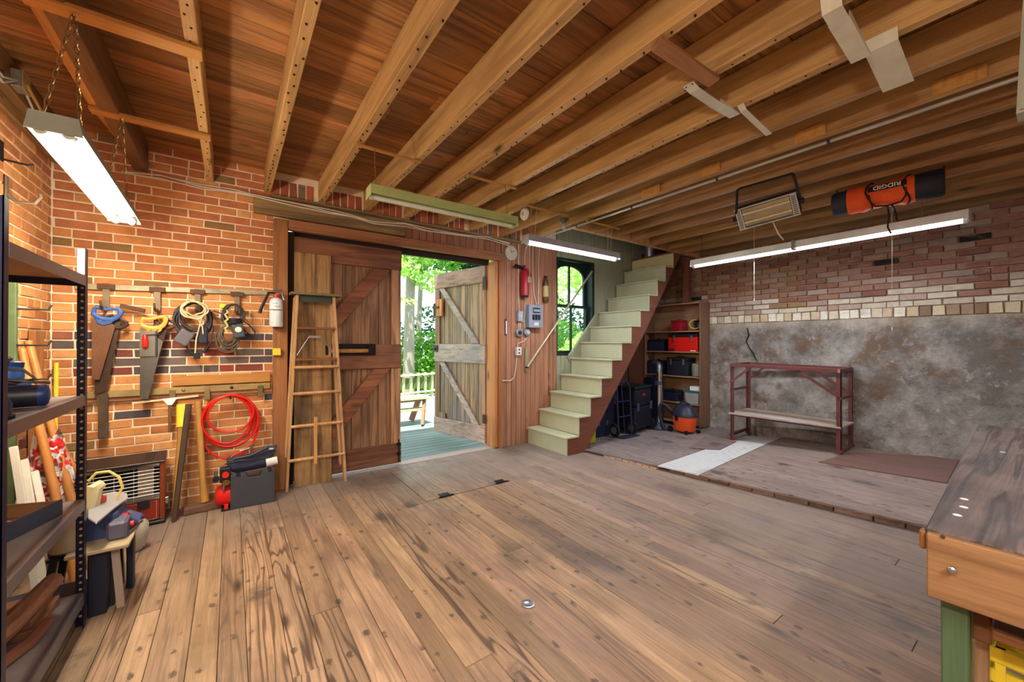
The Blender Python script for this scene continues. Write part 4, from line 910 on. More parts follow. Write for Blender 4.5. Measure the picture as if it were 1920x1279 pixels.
for sx in (-1, 1):
    for i in range(11): m.box(sx*.22-.016, sx*.22+.016, -.09+.0165*i, -.083+.0165*i, .006, .0075)
part('vent_slots', m, BLACKP, ht, kind='stuff')
for yy in (-.045, .04): part('element', T().cyl((-.19, yy, .004), (.19, yy, .004), .007, n=8), plain((240, 226, 190), .3), ht, smooth=True)
part('rim', T().box(-.25, .25, .095, .107, -.01, .01).box(-.25, .25, -.107, -.095, -.01, .01), plain((196, 196, 190), .35, .3), ht, bev=.002)
m = T()
for i in range(25): m.tube([(-.19+.0158*i, -.095, .016), (-.19+.0158*i, .095, .016)], .0009, 4)
part('guard_wires', m, CHROME, ht, kind='stuff')
e0 = XH @ Vector((-.265, 0, -.04)); e1 = XH @ Vector((.265, 0, -.04)); t0 = WX(hc.x+.02, 1369, 352); t1 = WX(hc.x+.02, 1497, 324); t0, t1 = Vector((3.775, 1.735, 2.811)), Vector((3.80, 1.30, 2.811))
part('bracket', MB().tube([e0, t0+Vector((-.02, 0, -.02)), t0+Vector((0, -.02, 0)), t1+Vector((0, .02, 0)), t1+Vector((-.02, 0, -.02)), e1], .011, 8), BLACKP, ht, smooth=True)
for e in (e0, e1): part('knob', MB().cyl(e+ax*.02, e-ax*.02, .026, n=14), BLACKP, ht, smooth=True)
part('cord', MB().tube([XH @ Vector((.02, -.1, -.05)), XH @ Vector((.03, -.16, -.03)), XH @ Vector((.05, -.24, -.0)), XH @ Vector((.08, -.30, .02))], .006, 6), WIRE, ht, smooth=True)
# orange duct bag with black ends
b0 = Vector((4.57, 1.255, 2.685)); b1 = Vector((4.64, .56, 2.69)); bd = (b1-b0).normalized()
bt = thing('duct_bag', 'orange canvas tube bag with black ends strapped under the joists', 'bag', (b0+b1)/2)
n = 24; Lb = (b1-b0).length; prof = []
for i in range(n+1):
    u = i/n; prof.append((.108+.008*math.sin(u*9)+.004*math.sin(u*31), .11+u*(Lb-.27)))
part('bag_body', MB().lathe(b0, bd, prof, 24), ORANGE, bt, smooth=True)
part('end_cap', MB().lathe(b0, bd, [(.095, 0), (.104, .01), (.107, .115)], 24), plain((44, 48, 60), .6), bt, smooth=True); part('end_cap', MB().lathe(b0+bd*(Lb-.165), bd, [(.109, 0), (.112, .15), (.10, .17)], 24), plain((32, 34, 44), .6), bt, smooth=True)
sv = bd.cross(Vector((0, 0, 1))).normalized()
fn = (Vector((0, 0, CH))-(b0+b1)/2); fn = (fn-bd*fn.dot(bd)).normalized(); fu = bd.cross(fn); fu = fu if fu.z > 0 else -fu
def rim_pt(s_, a, r=.119): return b0+bd*s_+(fn*math.cos(a)+fu*math.sin(a))*r
for s_ in (.26, .49): part('strap', MB().tube([rim_pt(s_+.02*math.sin(i*.9), -1.3+i*.35) for i in range(14)], .007, 5), plain((34, 28, 24), .7), bt, smooth=True)
part('strap', MB().tube([rim_pt(.26, .2), rim_pt(.27, -.3, .128), rim_pt(.30, -.7, .128), rim_pt(.38, -.85, .126), rim_pt(.46, -.7, .128), rim_pt(.49, -.3, .128), rim_pt(.49, .2)], .007, 5), plain((34, 28, 24), .7), bt, smooth=True)
part('strap_tail', MB().tube([rim_pt(.37, -1.0), rim_pt(.37, -1.5, .14), rim_pt(.37, -1.6, .20), rim_pt(.36, -1.6, .28), rim_pt(.38, -1.55, .34)], .007, 5).tube([rim_pt(.40, -1.0), rim_pt(.41, -1.6, .15), rim_pt(.42, -1.6, .24)], .008, 5), plain((34, 28, 24), .7), bt, smooth=True)
c = b0+bd*.385
vs = []
for i in range(7):
    for j in (0, 1): vs.append(rim_pt(.255+.24*j, .38+.075*i*1.0, .1205))
part('label_patch', MB().add(vs, [(2*i, 2*i+1, 2*i+3, 2*i+2) for i in range(6)]), plain((28, 28, 30), .6), bt)
cu = bpy.data.curves.new('lettering', 'FONT'); cu.body = 'RIDGID'; cu.size = .052; cu.align_x = 'CENTER'; cu.align_y = 'CENTER'; cu.extrude = .0006; cu.offset = .0012
to = bpy.data.objects.new('t', cu); COL.objects.link(to); bpy.context.view_layer.update()
me = bpy.data.meshes.new_from_object(to.evaluated_get(bpy.context.evaluated_depsgraph_get())); bpy.data.objects.remove(to)
pc = rim_pt(.375, .60, .1228); n_ = (fn*math.cos(.60)+fu*math.sin(.60)); X_ = -bd; Y_ = n_.cross(X_)
me.materials.clear(); me.materials.append(plain((236, 232, 226), .5))
if X_.dot(_R) > 0: X_ = -X_; Y_ = n_.cross(X_)
me.transform(Matrix(((X_.x, Y_.x, n_.x, 0), (X_.y, Y_.y, n_.y, 0), (X_.z, Y_.z, n_.z, 0), (0, 0, 0, 1))))
inst('lettering', me, bt, pc)
part('hanger_hook', MB().tube([b0+bd*.03+Vector((0, 0, .10)), b0+bd*.03+Vector((0, 0, .13))], .006, 5).tube([b1+Vector((0, 0, .10)), b1+Vector((0, 0, .13))], .006, 5), BLACKP, bt)

# cables stapled along the top of the entry wall
m = MB()
for k, (dz, dy) in enumerate(((0, 0), (-.014, .004), (.012, .006))):
    pts = []
    for i, (px, py) in enumerate(((225, 318), (300, 327), (380, 347), (440, 355), (475, 366), (560, 384), (620, 397), (660, 405), (700, 417), (760, 421), (800, 431), (860, 440), (915, 446), (955, 458))):
        w_ = WY(4.318, px, py); pts.append((w_.x, 4.314+dy-(.0 if px > 470 else -.05), w_.z+dz+.008*math.sin(i*1.7+k*2)))
    m.tube(pts, .0055, 6)
single('cable_bundle', m, WIRE, 'cream cables stapled in a bundle along the top of the entry wall', 'cables', smooth=True, kind='stuff')
# electrical board
eb = WY(4.374, 1003, 594)
t = thing('fuse_box', 'grey metal fuse box on the red-brown boards beside the window', 'fuse box', (eb.x, 4.37, 1.60))
pA = WY(4.27, 992, 571); pB = WY(4.27, 1018, 615); x0, x1, z0, z1 = pA.x, pB.x, pB.z, pA.z
part('case', MB().box(x0, x1, 4.27, 4.373, z0, z1), plain((128, 136, 150), .45), t, bev=.004)
part('breaker_row', MB().box(x0+.07, x1-.06, 4.262, 4.269, z1-.11, z1-.04), BLACKP, t)
for i in range(5): part('breaker', MB().box(x0+.078+.022*i, x0+.09+.022*i, 4.256, 4.2615, z1-.095, z1-.06), plain((170, 176, 186), .4), t)
part('slot', MB().box(x0+.07, x1-.06, 4.264, 4.2695, z1-.145, z1-.135), BLACKP, t)
for i in range(3): part('breaker', MB().box(x0+.06+.05*i, x0+.09+.05*i, 4.255, 4.2695, z0+.11, z0+.18), BLACKP, t)
part('label_plate', MB().box(x0+.09, x1-.08, 4.266, 4.2695, z0+.03, z0+.075), plain((206, 200, 186), .5), t)
def conduit(pts, lab=None, r=.0065, nm='conduit', mt=WIRE): return single(nm, MB().tube([tuple(WY(4.36, *p)) for p in pts], r, 6), mt, lab, 'conduit', smooth=True)
conduit([(972, 458), (972, 500), (972, 545), (973, 583)], 'straight cream conduit from the clock down to the small grey box')
conduit([(999, 460), (999, 520), (1001, 550), (1006, 571)], 'cream cable dropping behind the cold-white light into the fuse box, left')
conduit([(1012, 466), (1010, 490), (1010, 540), (1009, 571)], 'cream cable dropping into the fuse box, right')
conduit([(987, 458), (984, 480), (984, 505), (985, 560), (983, 600), (984, 620)], 'cream cable running behind the red fire extinguisher')
conduit([(973, 604), (972, 618)], 'short grey conduit between small box and left round socket'); conduit([(975, 618), (976, 606), (980, 603), (988, 603)], 'short bent conduit entering the fuse box side')
conduit([(988, 632), (983, 640), (971, 644), (970, 652)], 'bent cream conduit from round socket to the lower outlet'); conduit([(969, 666), (967, 690), (964, 708), (957, 714), (942, 714)], 'cream conduit curving from the lower outlet to the door frame')
def wbox(nm, q0, q1, lab, mt, dep=.05, cat='outlet'):
    a = WY(4.36, *q0); b = WY(4.36, *q1); t = thing(nm, lab, cat, ((a.x+b.x)/2, 4.36, b.z))
    part('box', MB().box(a.x, b.x, 4.372-dep, 4.372, b.z, a.z), mt, t, bev=.004); return t, a, b
t, a, b = wbox('switch_box', (969, 583), (978, 603), 'small grey metal switch box left of the fuse box', plain((150, 156, 164), .4)); part('toggle', MB().box((a.x+b.x)/2-.006, (a.x+b.x)/2+.006, 4.31, 4.322, (a.z+b.z)/2-.012, (a.z+b.z)/2+.012), WHITEP, t)
t, a, b = wbox('outlet_box', (966, 651), (975, 666), 'white double outlet below the fuse box', plain((206, 204, 198), .4))
for dz in (-.025, .02): part('socket', MB().box((a.x+b.x)/2-.012, (a.x+b.x)/2+.012, 4.318, 4.322, (a.z+b.z)/2+dz-.008, (a.z+b.z)/2+dz+.01), BLACKP, t)
for (px, py, lab) in ((974, 624, 'left round grey socket under the fuse box'), (989, 623, 'right round grey socket under the fuse box')):
    c = WY(4.34, px, py); t = thing('round_socket', lab, 'outlet', c)
    part('body', MB().lathe(c+Vector((0, .03, 0)), (0, -1, 0), [(.055, 0), (.055, .03), (.045, .04)], 16), plain((140, 146, 152), .4, .3), t, smooth=True); part('face', MB().cyl(c+Vector((0, -.011, 0)), c+Vector((0, -.02, 0)), .028, n=14), BLACKP if px < 980 else LGREY, t, smooth=True)
# clock
c = WY(4.35, 959, 474); t = thing('wall_clock', 'round off-white wall clock beside the door frame', 'clock', c)
part('body', MB().lathe(c+Vector((0, .025, 0)), (0, -1, 0), [(.098, 0), (.10, .02), (.092, .03), (.088, .024)], 32), plain((206, 198, 178), .4), t, smooth=True)
part('dial', MB().cyl(c+Vector((0, .0, 0)), c+Vector((0, -.0005, 0)), .088, n=32), plain((196, 190, 172), .5), t)
m = MB()
for i in range(12):
    a = PI/6*i; m.beam(c+Vector((.070*math.sin(a), -.0015, .070*math.cos(a))), c+Vector((.080*math.sin(a), -.0015, .080*math.cos(a))), .004, .001, side=(math.cos(a), 0, -math.sin(a)))
part('hour_marks', m, BLACKP, t, kind='stuff')
for a, l in ((-.35, .045), (.95, .06)): part('hand', MB().beam(c+Vector((0, -.003, 0)), c+Vector((l*math.sin(a), -.003, l*math.cos(a))), .006, .002, side=(math.cos(a), 0, -math.sin(a))), BLACKP, t)
# thermometer, handrail, extinguishers
a = WY(4.36, 949, 602); b = WY(4.36, 949, 626); t = thing('thermometer', 'slim white thermometer on a dark mount beside the door frame', 'thermometer', b)
part('mount', MB().box(a.x-.012, a.x+.012, 4.36, 4.373, b.z-.02, a.z+.03), IRON, t, bev=.003); part('tube', MB().box(a.x-.007, a.x+.007, 4.354, 4.3595, b.z, a.z), WHITEP, t)
p = WY(4.31, 989, 688); q = WY(4.31, 1110, 509)
t = thing('handrail', 'pale metal handrail rod slanting up across the window', 'handrail', p)
part('rod', MB().cyl(p, q, .014, n=10), plain((186, 176, 150), .35, .3), t, smooth=True)
a = WY(4.36, 984, 652); b = WY(4.36, 990, 696); part('mount_board', MB().box(a.x, b.x, 4.345, 4.373, b.z, a.z), plain((142, 134, 104), .5), t, bev=.003); part('end_bracket', MB().beam((p.x, 4.345, p.z-.005), (p.x, 4.30, p.z-.005), .03, .02), IRON, t)
part('wall_bracket', MB().beam(tuple(WY(4.33, 1040, 604)), tuple(WY(4.33, 1040, 622)), .02, .03), plain((142, 134, 104), .5), t)
c = WY(4.32, 983, 556); c2 = WY(4.32, 985, 506)
t = thing('fire_extinguisher', 'old dark red fire extinguisher with a black horn on the board wall', 'extinguisher', c)
hh = c2.z-c.z; ax_ = Vector((.0, 0, 1)); ce = Vector((c.x, 4.31, c.z))
part('cylinder', MB().lathe(ce, ax_, [(.045, .0), (.062, .012), (.062, hh*.86), (.05, hh*.95), (.02, hh)], 20), RED_D, t, smooth=True)
part('base_ring', MB().lathe(ce+Vector((0, 0, -.012)), ax_, [(.05, 0), (.055, .02)], 18), BLACKP, t, smooth=True)
part('valve', MB().cyl(ce+Vector((0, 0, hh)), ce+Vector((0, 0, hh+.06)), .018), RED_D, t); part('lever', MB().tube([ce+Vector((.0, 0, hh+.02)), ce+Vector((.08, 0, hh-.0)), ce+Vector((.11, 0, hh-.06)), ce+Vector((.115, 0, hh-.09))], .009, 6), RED_D, t, smooth=True)
part('horn', MB().cyl(ce+Vector((-.02, 0, hh+.02)), ce+Vector((-.17, -.02, hh+.03)), .018, .026, n=12), BLACKP, t, smooth=True)
c = WY(4.33, 1023, 566); c2 = WY(4.33, 1022, 525); hh = c2.z-c.z; ce = Vector((c.x, 4.33, c.z))
t = thing('fire_extinguisher', 'small old brass extinguisher hanging left of the window', 'extinguisher', ce)
part('cylinder', MB().lathe(ce, (0, 0, 1), [(.036, 0), (.042, .02), (.042, hh*.85), (.03, hh), (.016, hh+.04)], 18), plain((92, 76, 52), .4, .6), t, smooth=True)
part('label_band', MB().lathe(ce+Vector((0, 0, hh*.22)), (0, 0, 1), [(.0432, 0), (.0432, hh*.5)], 18), plain((176, 160, 110), .5), t, smooth=True); part('valve', MB().cyl(ce+Vector((-.02, 0, hh+.045)), ce+Vector((.025, 0, hh+.045)), .014), IRON, t, smooth=True)
# ------------------------------------------------------------------ tools on the back brick wall
def P(y, px, py): return WY(y, px, py)
za = P(4.34, 150, 531).z
t = thing('tool_rail', 'speckled metal tool rail with four hooks across the brick wall', 'tool rail', (-.3, 4.37, 1.83))
r0 = P(4.36, 140, 535); r1 = P(4.36, 502, 548)
part('rail', MB().beam((r0.x, 4.372, r0.z-.005), (r1.x, 4.372, r1.z-.005), .022, .045, side=(0, 1, 0)), plain((150, 138, 112), .5, .3, .4), t, bev=.003)
for x in (-.80, -.50, -.24, .04):
    part('hook', MB().box(x-.02, x+.02, 4.352, 4.360, 1.66, 1.86).tube([(x, 4.356, 1.67), (x, 4.33, 1.655), (x, 4.24, 1.655), (x, 4.20, 1.68), (x, 4.19, 1.71)], .009, 6), plain((112, 96, 76), .5, .4, .3), t)
    part('clamp', MB().box(x-.05, x+.05, 4.345, 4.3595, 1.815, 1.855), RUST, t, bev=.003)
def zig(a, b, n, dpt):
    out = []; d = (b-a); L_ = d.length; nn = Vector((-d.z, 0, d.x)).normalized()
    for i in range(n): out += [a+d*(i/n), a+d*((i+.5)/n)+nn*dpt]
    return out
def saw(lab, heel_top, heel_bot, toe_bot, toe_top, hmat, hcol_lab, y, bmat, hsc=1.0, hk=None):
    A_, B_, C_, D_ = [P(y, *q) for q in (heel_top, heel_bot, toe_bot, toe_top)]
    t = thing('hand_saw', lab, 'saw', C_)
    part('blade', MB().prism([A_, B_]+zig(B_, C_, 26, .004)+[C_, D_], (0, .003, 0)), bmat, t, org=(A_+C_)/2)
    return t, A_, B_, C_, D_
SAWR = plain((112, 78, 56), .5, .5, .25, .3); SAWG = plain((104, 100, 94), .35, .7, .2); SAWD = plain((74, 56, 46), .5, .5, .3)
def grip(t, c, ang, mt, y, sc=1.0, lab=None):
    """closed saw handle: an outline with a finger hole, 24 mm thick"""
    Rm = Matrix.Rotation(ang-.55, 4, 'Y'); X_ = Matrix.Translation(c) @ Rm @ Matrix.Diagonal((sc, .75, sc, 1))
    loop = [(-.070, -.012), (-.074, .022), (-.062, .044), (-.034, .036), (-.004, .040), (.030, .052), (.058, .056), (.074, .040), (.070, .012), (.056, -.014), (.030, -.034), (-.004, -.040), (-.040, -.034)]
    rad = [.017, .014, .017, .012, .012, .013, .016, .019, .016, .017, .020, .022, .020]
    pts = [Vector((x, 0, z)) for x, z in loop]
    g = part('grip', MB(X_).tube(pts, rad, 8, True), mt, t, smooth=True, label=lab)
    part('cheek', MB(X_).prism([(-.062, -.014, -.020), (.058, -.014, -.016), (.040, -.014, -.062), (.0, -.014, -.088), (-.040, -.014, -.074)], (0, .028, 0)), mt, g, bev=.004)
    for k in (-1, 1): part('rivet', MB(Matrix.Translation(c) @ Rm).cyl((.02*k*sc, -.016, -.052*sc), (.02*k*sc, -.0105, -.052*sc), .007, n=10), BRASS, g)
t, *_ = saw('rusty hand saw with blue plastic grip at the left of the rail', (172, 596), (216, 610), (186, 712), (172, 712), None, None, 4.25, SAWR); grip(t, P(4.25, 200, 590), .75, BLUEP, 4.25, 1.0, 'blue grip')
t, *_ = saw('dark old hand saw hanging behind the blue-gripped one', (186, 602), (226, 600), (200, 732), (176, 740), None, None, 4.285, SAWD); grip(t, P(4.285, 216, 606), 1.2, plain((58, 44, 38), .6), 4.285, .8)
t, *_ = saw('grey hand saw with yellow wooden grip in the middle of the rail', (263, 612), (305, 640), (277, 748), (262, 747), None, None, 4.25, SAWG); grip(t, P(4.25, 289, 607), .5, plain((214, 154, 66), .4), 4.25, 1.0, 'yellow grip')
t, *_ = saw('dark-handled hand saw hanging behind the yellow-gripped one', (292, 612), (318, 596), (290, 700), (276, 690), None, None, 4.285, SAWD); grip(t, P(4.285, 307, 606), 1.3, plain((84, 52, 36), .6), 4.285, .85)
a, b = P(4.235, 262, 620), P(4.235, 291, 668)
t = thing('back_saw', 'short rectangular blade with a red handle hung over the grey saw', 'saw', (a.x, 4.23, b.z))
part('blade', MB().box(a.x, b.x, 4.234, 4.238, b.z, a.z), plain((112, 106, 94), .4, .6, .2), t); part('spine', MB().box(b.x, b.x+.012, 4.230, 4.242, b.z, a.z), plain((50, 52, 60), .4, .5), t)
c = P(4.22, 272, 640); part('red_handle', MB().lathe(c-Vector((0, 0, .055)), (0, 0, 1), [(.008, 0), (.018, .01), (.02, .06), (.014, .10), (.008, .11)], 12), REDP, t, smooth=True); part('rod', MB().cyl(c+Vector((0, 0, .05)), c+Vector((.16, 0, .06)), .004, n=6), IRON, t)
a = P(4.30, 225, 573); b = P(4.30, 272, 583)
single('pry_bar', MB().beam(a, b, .02, .032, side=(0, 1, 0)), RUST, 'rusty flat bar lying across the two left hooks of the rail', 'bar', bev=.004)
# coils
def coil(t, nm, c, R, n, r, mt, sq=1.25, seed=1, dy=.012, jit=.12, lab=None):
    rr = random.Random(seed)
    for i in range(n):
        rad = R*(1-.07*(i % 4))*rr.uniform(1-jit, 1+jit*.5); cc = Vector(c)+Vector((rr.uniform(-.01, .01), -dy*(i % 5)*.8-rr.uniform(0, .008), -rad*sq*.98))
        pts = []
        for k in range(28):
            a = 2*PI*k/28; pts.append(cc+Vector((rad*math.sin(a)+.006*math.sin(3*a+i), .006*math.sin(2*a+i), rad*sq*math.cos(a)+.004*math.cos(5*a+i*2))))
        part(nm, MB().tube(pts, r, 6, True), mt, t, smooth=True, label=lab if i == 0 else None)
cx = P(4.28, 364, 569)
t = thing('extension_cord', 'coiled black extension cord hanging on the third rail hook', 'cord', cx)
CORD = plain((44, 40, 46), .5); coil(t, 'loop', cx, .122, 11, .0065, CORD, 1.22, 5)
part('tail', MB().tube([cx+Vector((-.10, -.02, -.08)), cx+Vector((-.115, -.03, -.2)), cx+Vector((-.08, -.03, -.33)), cx+Vector((-.01, -.03, -.42)), cx+Vector((.02, -.03, -.44))], .006, 6).tube([cx+Vector((.11, -.02, -.08)), cx+Vector((.13, -.03, -.22)), cx+Vector((.11, -.03, -.34)), cx+Vector((.07, -.03, -.40))], .006, 6), CORD, t, smooth=True)
part('plug', MB().box(cx.x+.00, cx.x+.045, 4.235, 4.262, cx.z-.47, cx.z-.42).cyl(cx+Vector((.10, -.03, -.36)), cx+Vector((.065, -.03, -.42)), .014, n=10), BLACKP, t, bev=.003)
part('adapter', MB(Matrix.Translation(cx+Vector((-.06, -.045, -.29))) @ Matrix.Rotation(.5, 4, 'Y')).box(-.05, .05, -.02, .02, -.06, .06), plain((86, 84, 88), .4), t, bev=.012, seg=2); part('adapter', MB(Matrix.Translation(cx+Vector((.06, -.045, -.27)))).box(-.035, .035, -.02, .02, -.07, .07), plain((24, 28, 44), .4), t, bev=.01, seg=2)
t = thing('rope_coil', 'cream rope coil hung over the black cord on the third hook', 'rope', cx+Vector((0, -.06, 0)))
coil(t, 'loop', cx+Vector((.01, -.062, .008)), .085, 5, .0055, plain((206, 184, 146), .7), .85, 9, .008)
part('tail', MB().tube([cx+Vector((.06, -.09, -.1)), cx+Vector((.04, -.085, -.2)), cx+Vector((.02, -.08, -.3)), cx+Vector((.012, -.08, -.42))], .005, 6).tube([cx+Vector((.03, -.09, -.13)), cx+Vector((.06, -.085, -.2)), cx+Vector((.065, -.08, -.26))], .005, 6), plain((206, 184, 146), .7), t, smooth=True)
cy_ = P(4.28, 438, 572)
t = thing('work_light_cord', 'bundled brown-black cord with a caged work light on the fourth hook', 'cord', cy_)
coil(t, 'loop', cy_, .080, 9, .0065, plain((58, 50, 46), .5), 1.25, 12); coil(t, 'loop', cy_+Vector((-.04, -.01, -.20)), .075, 12, .0065, plain((86, 72, 58), .5), 1.35, 14, .009, .45)
m = MB()
for i in range(4): m.torus(cy_+Vector((.012, -.04, -.13-.012*i)), (0, .1, 1), .045, .007, 14, 5, (1, .8))
part('wrap', m, CORD, t, smooth=True)
part('cord_tail', MB().tube([cy_+Vector((.04, -.04, -.12)), cy_+Vector((.11, -.03, -.17)), cy_+Vector((.16, -.03, -.24)), cy_+Vector((.15, -.03, -.27)), cy_+Vector((.09, -.03, -.24)), cy_+Vector((.04, -.04, -.16))], .006, 6).tube([cy_+Vector((-.04, -.02, -.10)), cy_+Vector((-.14, -.02, -.06)), cy_+Vector((-.17, -.02, -.09)), cy_+Vector((-.1, -.02, -.13)), cy_+Vector((-.05, -.02, -.14))], .005, 6), CORD, t, smooth=True)
part('lamp_body', MB(Matrix.Translation(cy_+Vector((.035, -.06, -.23))) @ Matrix.Rotation(-.2, 4, 'Y')).box(-.04, .04, -.02, .02, -.06, .06), plain((60, 66, 76), .4), t, bev=.012, seg=2); part('lens', MB().lathe(cy_+Vector((.035, -.081, -.22)), (0, -1, 0), [(.026, 0), (.024, .008), (.012, .012)], 16), plain((206, 206, 190), .3), t, smooth=True)
part('rope_knots', MB().tube([cy_+Vector((-.05+.012*math.sin(i*2.1), -.05, -.05-.02*i)) for i in range(11)], .009, 6), plain((196, 180, 120), .7), t, smooth=True)
single('yellow_plug', MB().box(cy_.x-.10, cy_.x-.055, 4.33, 4.358, cy_.z-.03, cy_.z+.01), YELLOW, 'small yellow plug stuck at the fourth hook of the rail', 'plug', bev=.004)
# white extinguisher on the door post
c = P(4.26, 518, 613); c2 = P(4.26, 518, 560); hh = c2.z-c.z; ce = Vector((c.x, 4.26, c.z))
t = thing('fire_extinguisher', 'white fire extinguisher with handwriting on the door post', 'extinguisher', ce)
part('cylinder', MB().lathe(ce, (0, 0, 1), [(.05, 0), (.056, .008), (.056, hh*.88), (.045, hh*.97), (.02, hh*1.03)], 24), plain((205, 214, 222), .3, 0, .03), t, smooth=True)
part('valve', MB().cyl(ce+Vector((0, 0, hh)), ce+Vector((0, 0, hh+.045)), .017).cyl(ce+Vector((-.015, -.0, hh+.045)), ce+Vector((.02, -.0, hh+.045)), .016), plain((190, 70, 76), .4), t)
part('lever', MB().tube([ce+Vector((-.03, 0, hh+.075)), ce+Vector((.0, 0, hh+.06)), ce+Vector((.045, 0, hh+.05)), ce+Vector((.06, 0, hh-.01))], .008, 6).tube([ce+Vector((-.02, 0, hh+.085)), ce+Vector((.05, 0, hh+.085))], .006, 6), STEEL, t, smooth=True)
part('hose', MB().tube([ce+Vector((-.01, -.01, hh+.05)), ce+Vector((-.06, -.01, hh+.05)), ce+Vector((-.09, -.01, hh-.02)), ce+Vector((-.12, -.01, hh-.10)), ce+Vector((-.13, -.01, hh-.14))], [.009, .011, .012, .013, .015], 8), BLACKP, t, smooth=True)
m = MB(); rw = random.Random(8)
for (z, x0, x1) in ((.245, -.035, .01), (.215, -.03, .03), (.17, -.032, .03)):
    pts = []; x = x0
    while x < x1: 
        a = x/.057; pts.append(ce+Vector((x, -.0572*math.cos(math.asin(max(-1, min(1, a)))), z*hh/.30+rw.uniform(-.007, .007)))); x += .005
    m.tube(pts, .0014, 4)
part('handwriting', m, BLACKP, t, kind='stuff')
part('strap', MB().torus(ce+Vector((0, 0, hh*.6)), (0, 0, 1), .058, .003, 24, 5), STEEL, t)
# yellow tape on the post
c = P(4.30, 519, 660); t = thing('tape_reel', 'small yellow tape reel on the door post', 'tape', c)
part('case', MB().box(c.x-.035, c.x+.035, 4.275, 4.318, c.z-.035, c.z+.035), plain((222, 200, 60), .4), t, bev=.008); part('pin', MB().tube([(c.x+.035, 4.295, c.z), (c.x+.06, 4.295, c.z-.004)], .003, 5), STEEL, t)
# wooden boards and bolted metal bar below the saws
a = P(4.37, 300, 722); b = P(4.37, 515, 704)
t = single('backing_board', MB().box(-.93, .318, 4.352, 4.378, .93, 1.015), FRAMEX, 'long brown board on the bricks behind the bolted bar', 'board', bev=.003, color=(1.15, 1.1, .95))
single('backing_board', MB().box(-.40, .30, 4.35, 4.378, 1.03, 1.11), PINE, 'shorter orange board on the bricks above the bolted bar', 'board', bev=.003, color=(.78, .74, .70))
t = thing('bolted_bar', 'yellowish metal bar with bolts and hangers on the lower board', 'tool rail', (-.3, 4.34, .97))
part('bar', MB().box(-.90, .30, 4.335, 4.351, .965, 1.02), plain((150, 128, 84), .5, .2, .3), t, bev=.003)
for px in (344, 434, 487): c = P(4.33, px, 731 if px < 400 else 724); part('bolt', MB().lathe((c.x, 4.335, .995), (0, -1, 0), [(.013, 0), (.013, .006), (.006, .012)], 10), STEEL if px != 434 else IRON, t, smooth=True)
for x in (-.82, -.40, -.17, .22):
    part('hanger', MB().box(x-.02, x+.02, 4.318, 4.334, .90, 1.0), plain((124, 104, 70), .5, .3, .3), t, bev=.003)
single('steel_strap', MB().box(-.83, -.775, 4.30, 4.312, .66, 1.0), plain((92, 76, 60), .5, .5, .3), 'dark flat steel strap hanging at the left end of the bolted bar', 'strap', bev=.002)
# squeegee-like bar and its bracket
t = thing('squeegee', 'thin white-edged squeegee with a pale head hanging under the bar', 'squeegee', P(4.30, 318, 750))
a = P(4.28, 248, 756); b = P(4.28, 372, 742); part('blade', MB().beam(a, b, .012, .014), plain((214, 196, 160), .5), t)
c = P(4.27, 318, 750); part('head', MB().prism([c+Vector((-.05, 0, .012)), c+Vector((.05, 0, .016)), c+Vector((.015, 0, -.045)), c+Vector((-.012, 0, -.045))], (0, .014, 0)), WHITEP, t, bev=.003); part('handle', MB().cyl(c+Vector((0, .007, -.04)), c+Vector((.0, .03, -.27)), .011, n=8), plain((126, 96, 60), .5, .2), t, smooth=True)
# leaning tools
def zf(px, py): return WZ(.0, px, py)
b = Vector((-.33, 4.12, .0)); a = P(4.30, 342, 760)
t = thing('axe', 'long-handled tool with a yellow collar leaning on the bricks', 'axe', b)
part('handle', MB().tube([b+Vector((-.03, 0, .03)), b+(a-b)*.3+Vector((-.02, 0, 0)), b+(a-b)*.7, a], [.022, .026, .030, .034], 8), plain((166, 122, 60), .5, 0, .2), t, smooth=True)
part('collar', MB().cyl(b+(a-b)*.80, a+(a-b)*.01, .037, .040, n=12), plain((232, 206, 60), .45), t, smooth=True)
b2 = Vector((-.36, 4.02, .0)); a2 = P(4.22, 354, 758)
t = thing('iron_bar', 'dark iron digging bar leaning beside the yellow-collared tool', 'bar', b2)
part('bar', MB().tube([b2+Vector((0, 0, .008)), b2+(a2-b2)*.5, a2], [.016, .02, .022], 8), plain((84, 70, 58), .5, .5, .2), t, smooth=True)
b3 = Vector((-.175, 4.16, 0)); a3 = P(4.29, 371, 752)
t = thing('sledgehammer', 'sledgehammer standing on its brown head against the bricks', 'hammer', b3)
part('handle', MB().tube([b3+Vector((0, 0, .07)), b3+(a3-b3)*.3, a3], [.030, .023, .024], 10), plain((170, 124, 62), .5, 0, .2), t, smooth=True)
part('head', MB(Matrix.Translation(b3+Vector((-.02, -.01, .035))) @ Matrix.Rotation(.12, 4, 'Z')).box(-.12, .12, -.035, .035, -.034, .03), plain((110, 78, 62), .7, .2, .3, .3), t, bev=.014, seg=2)
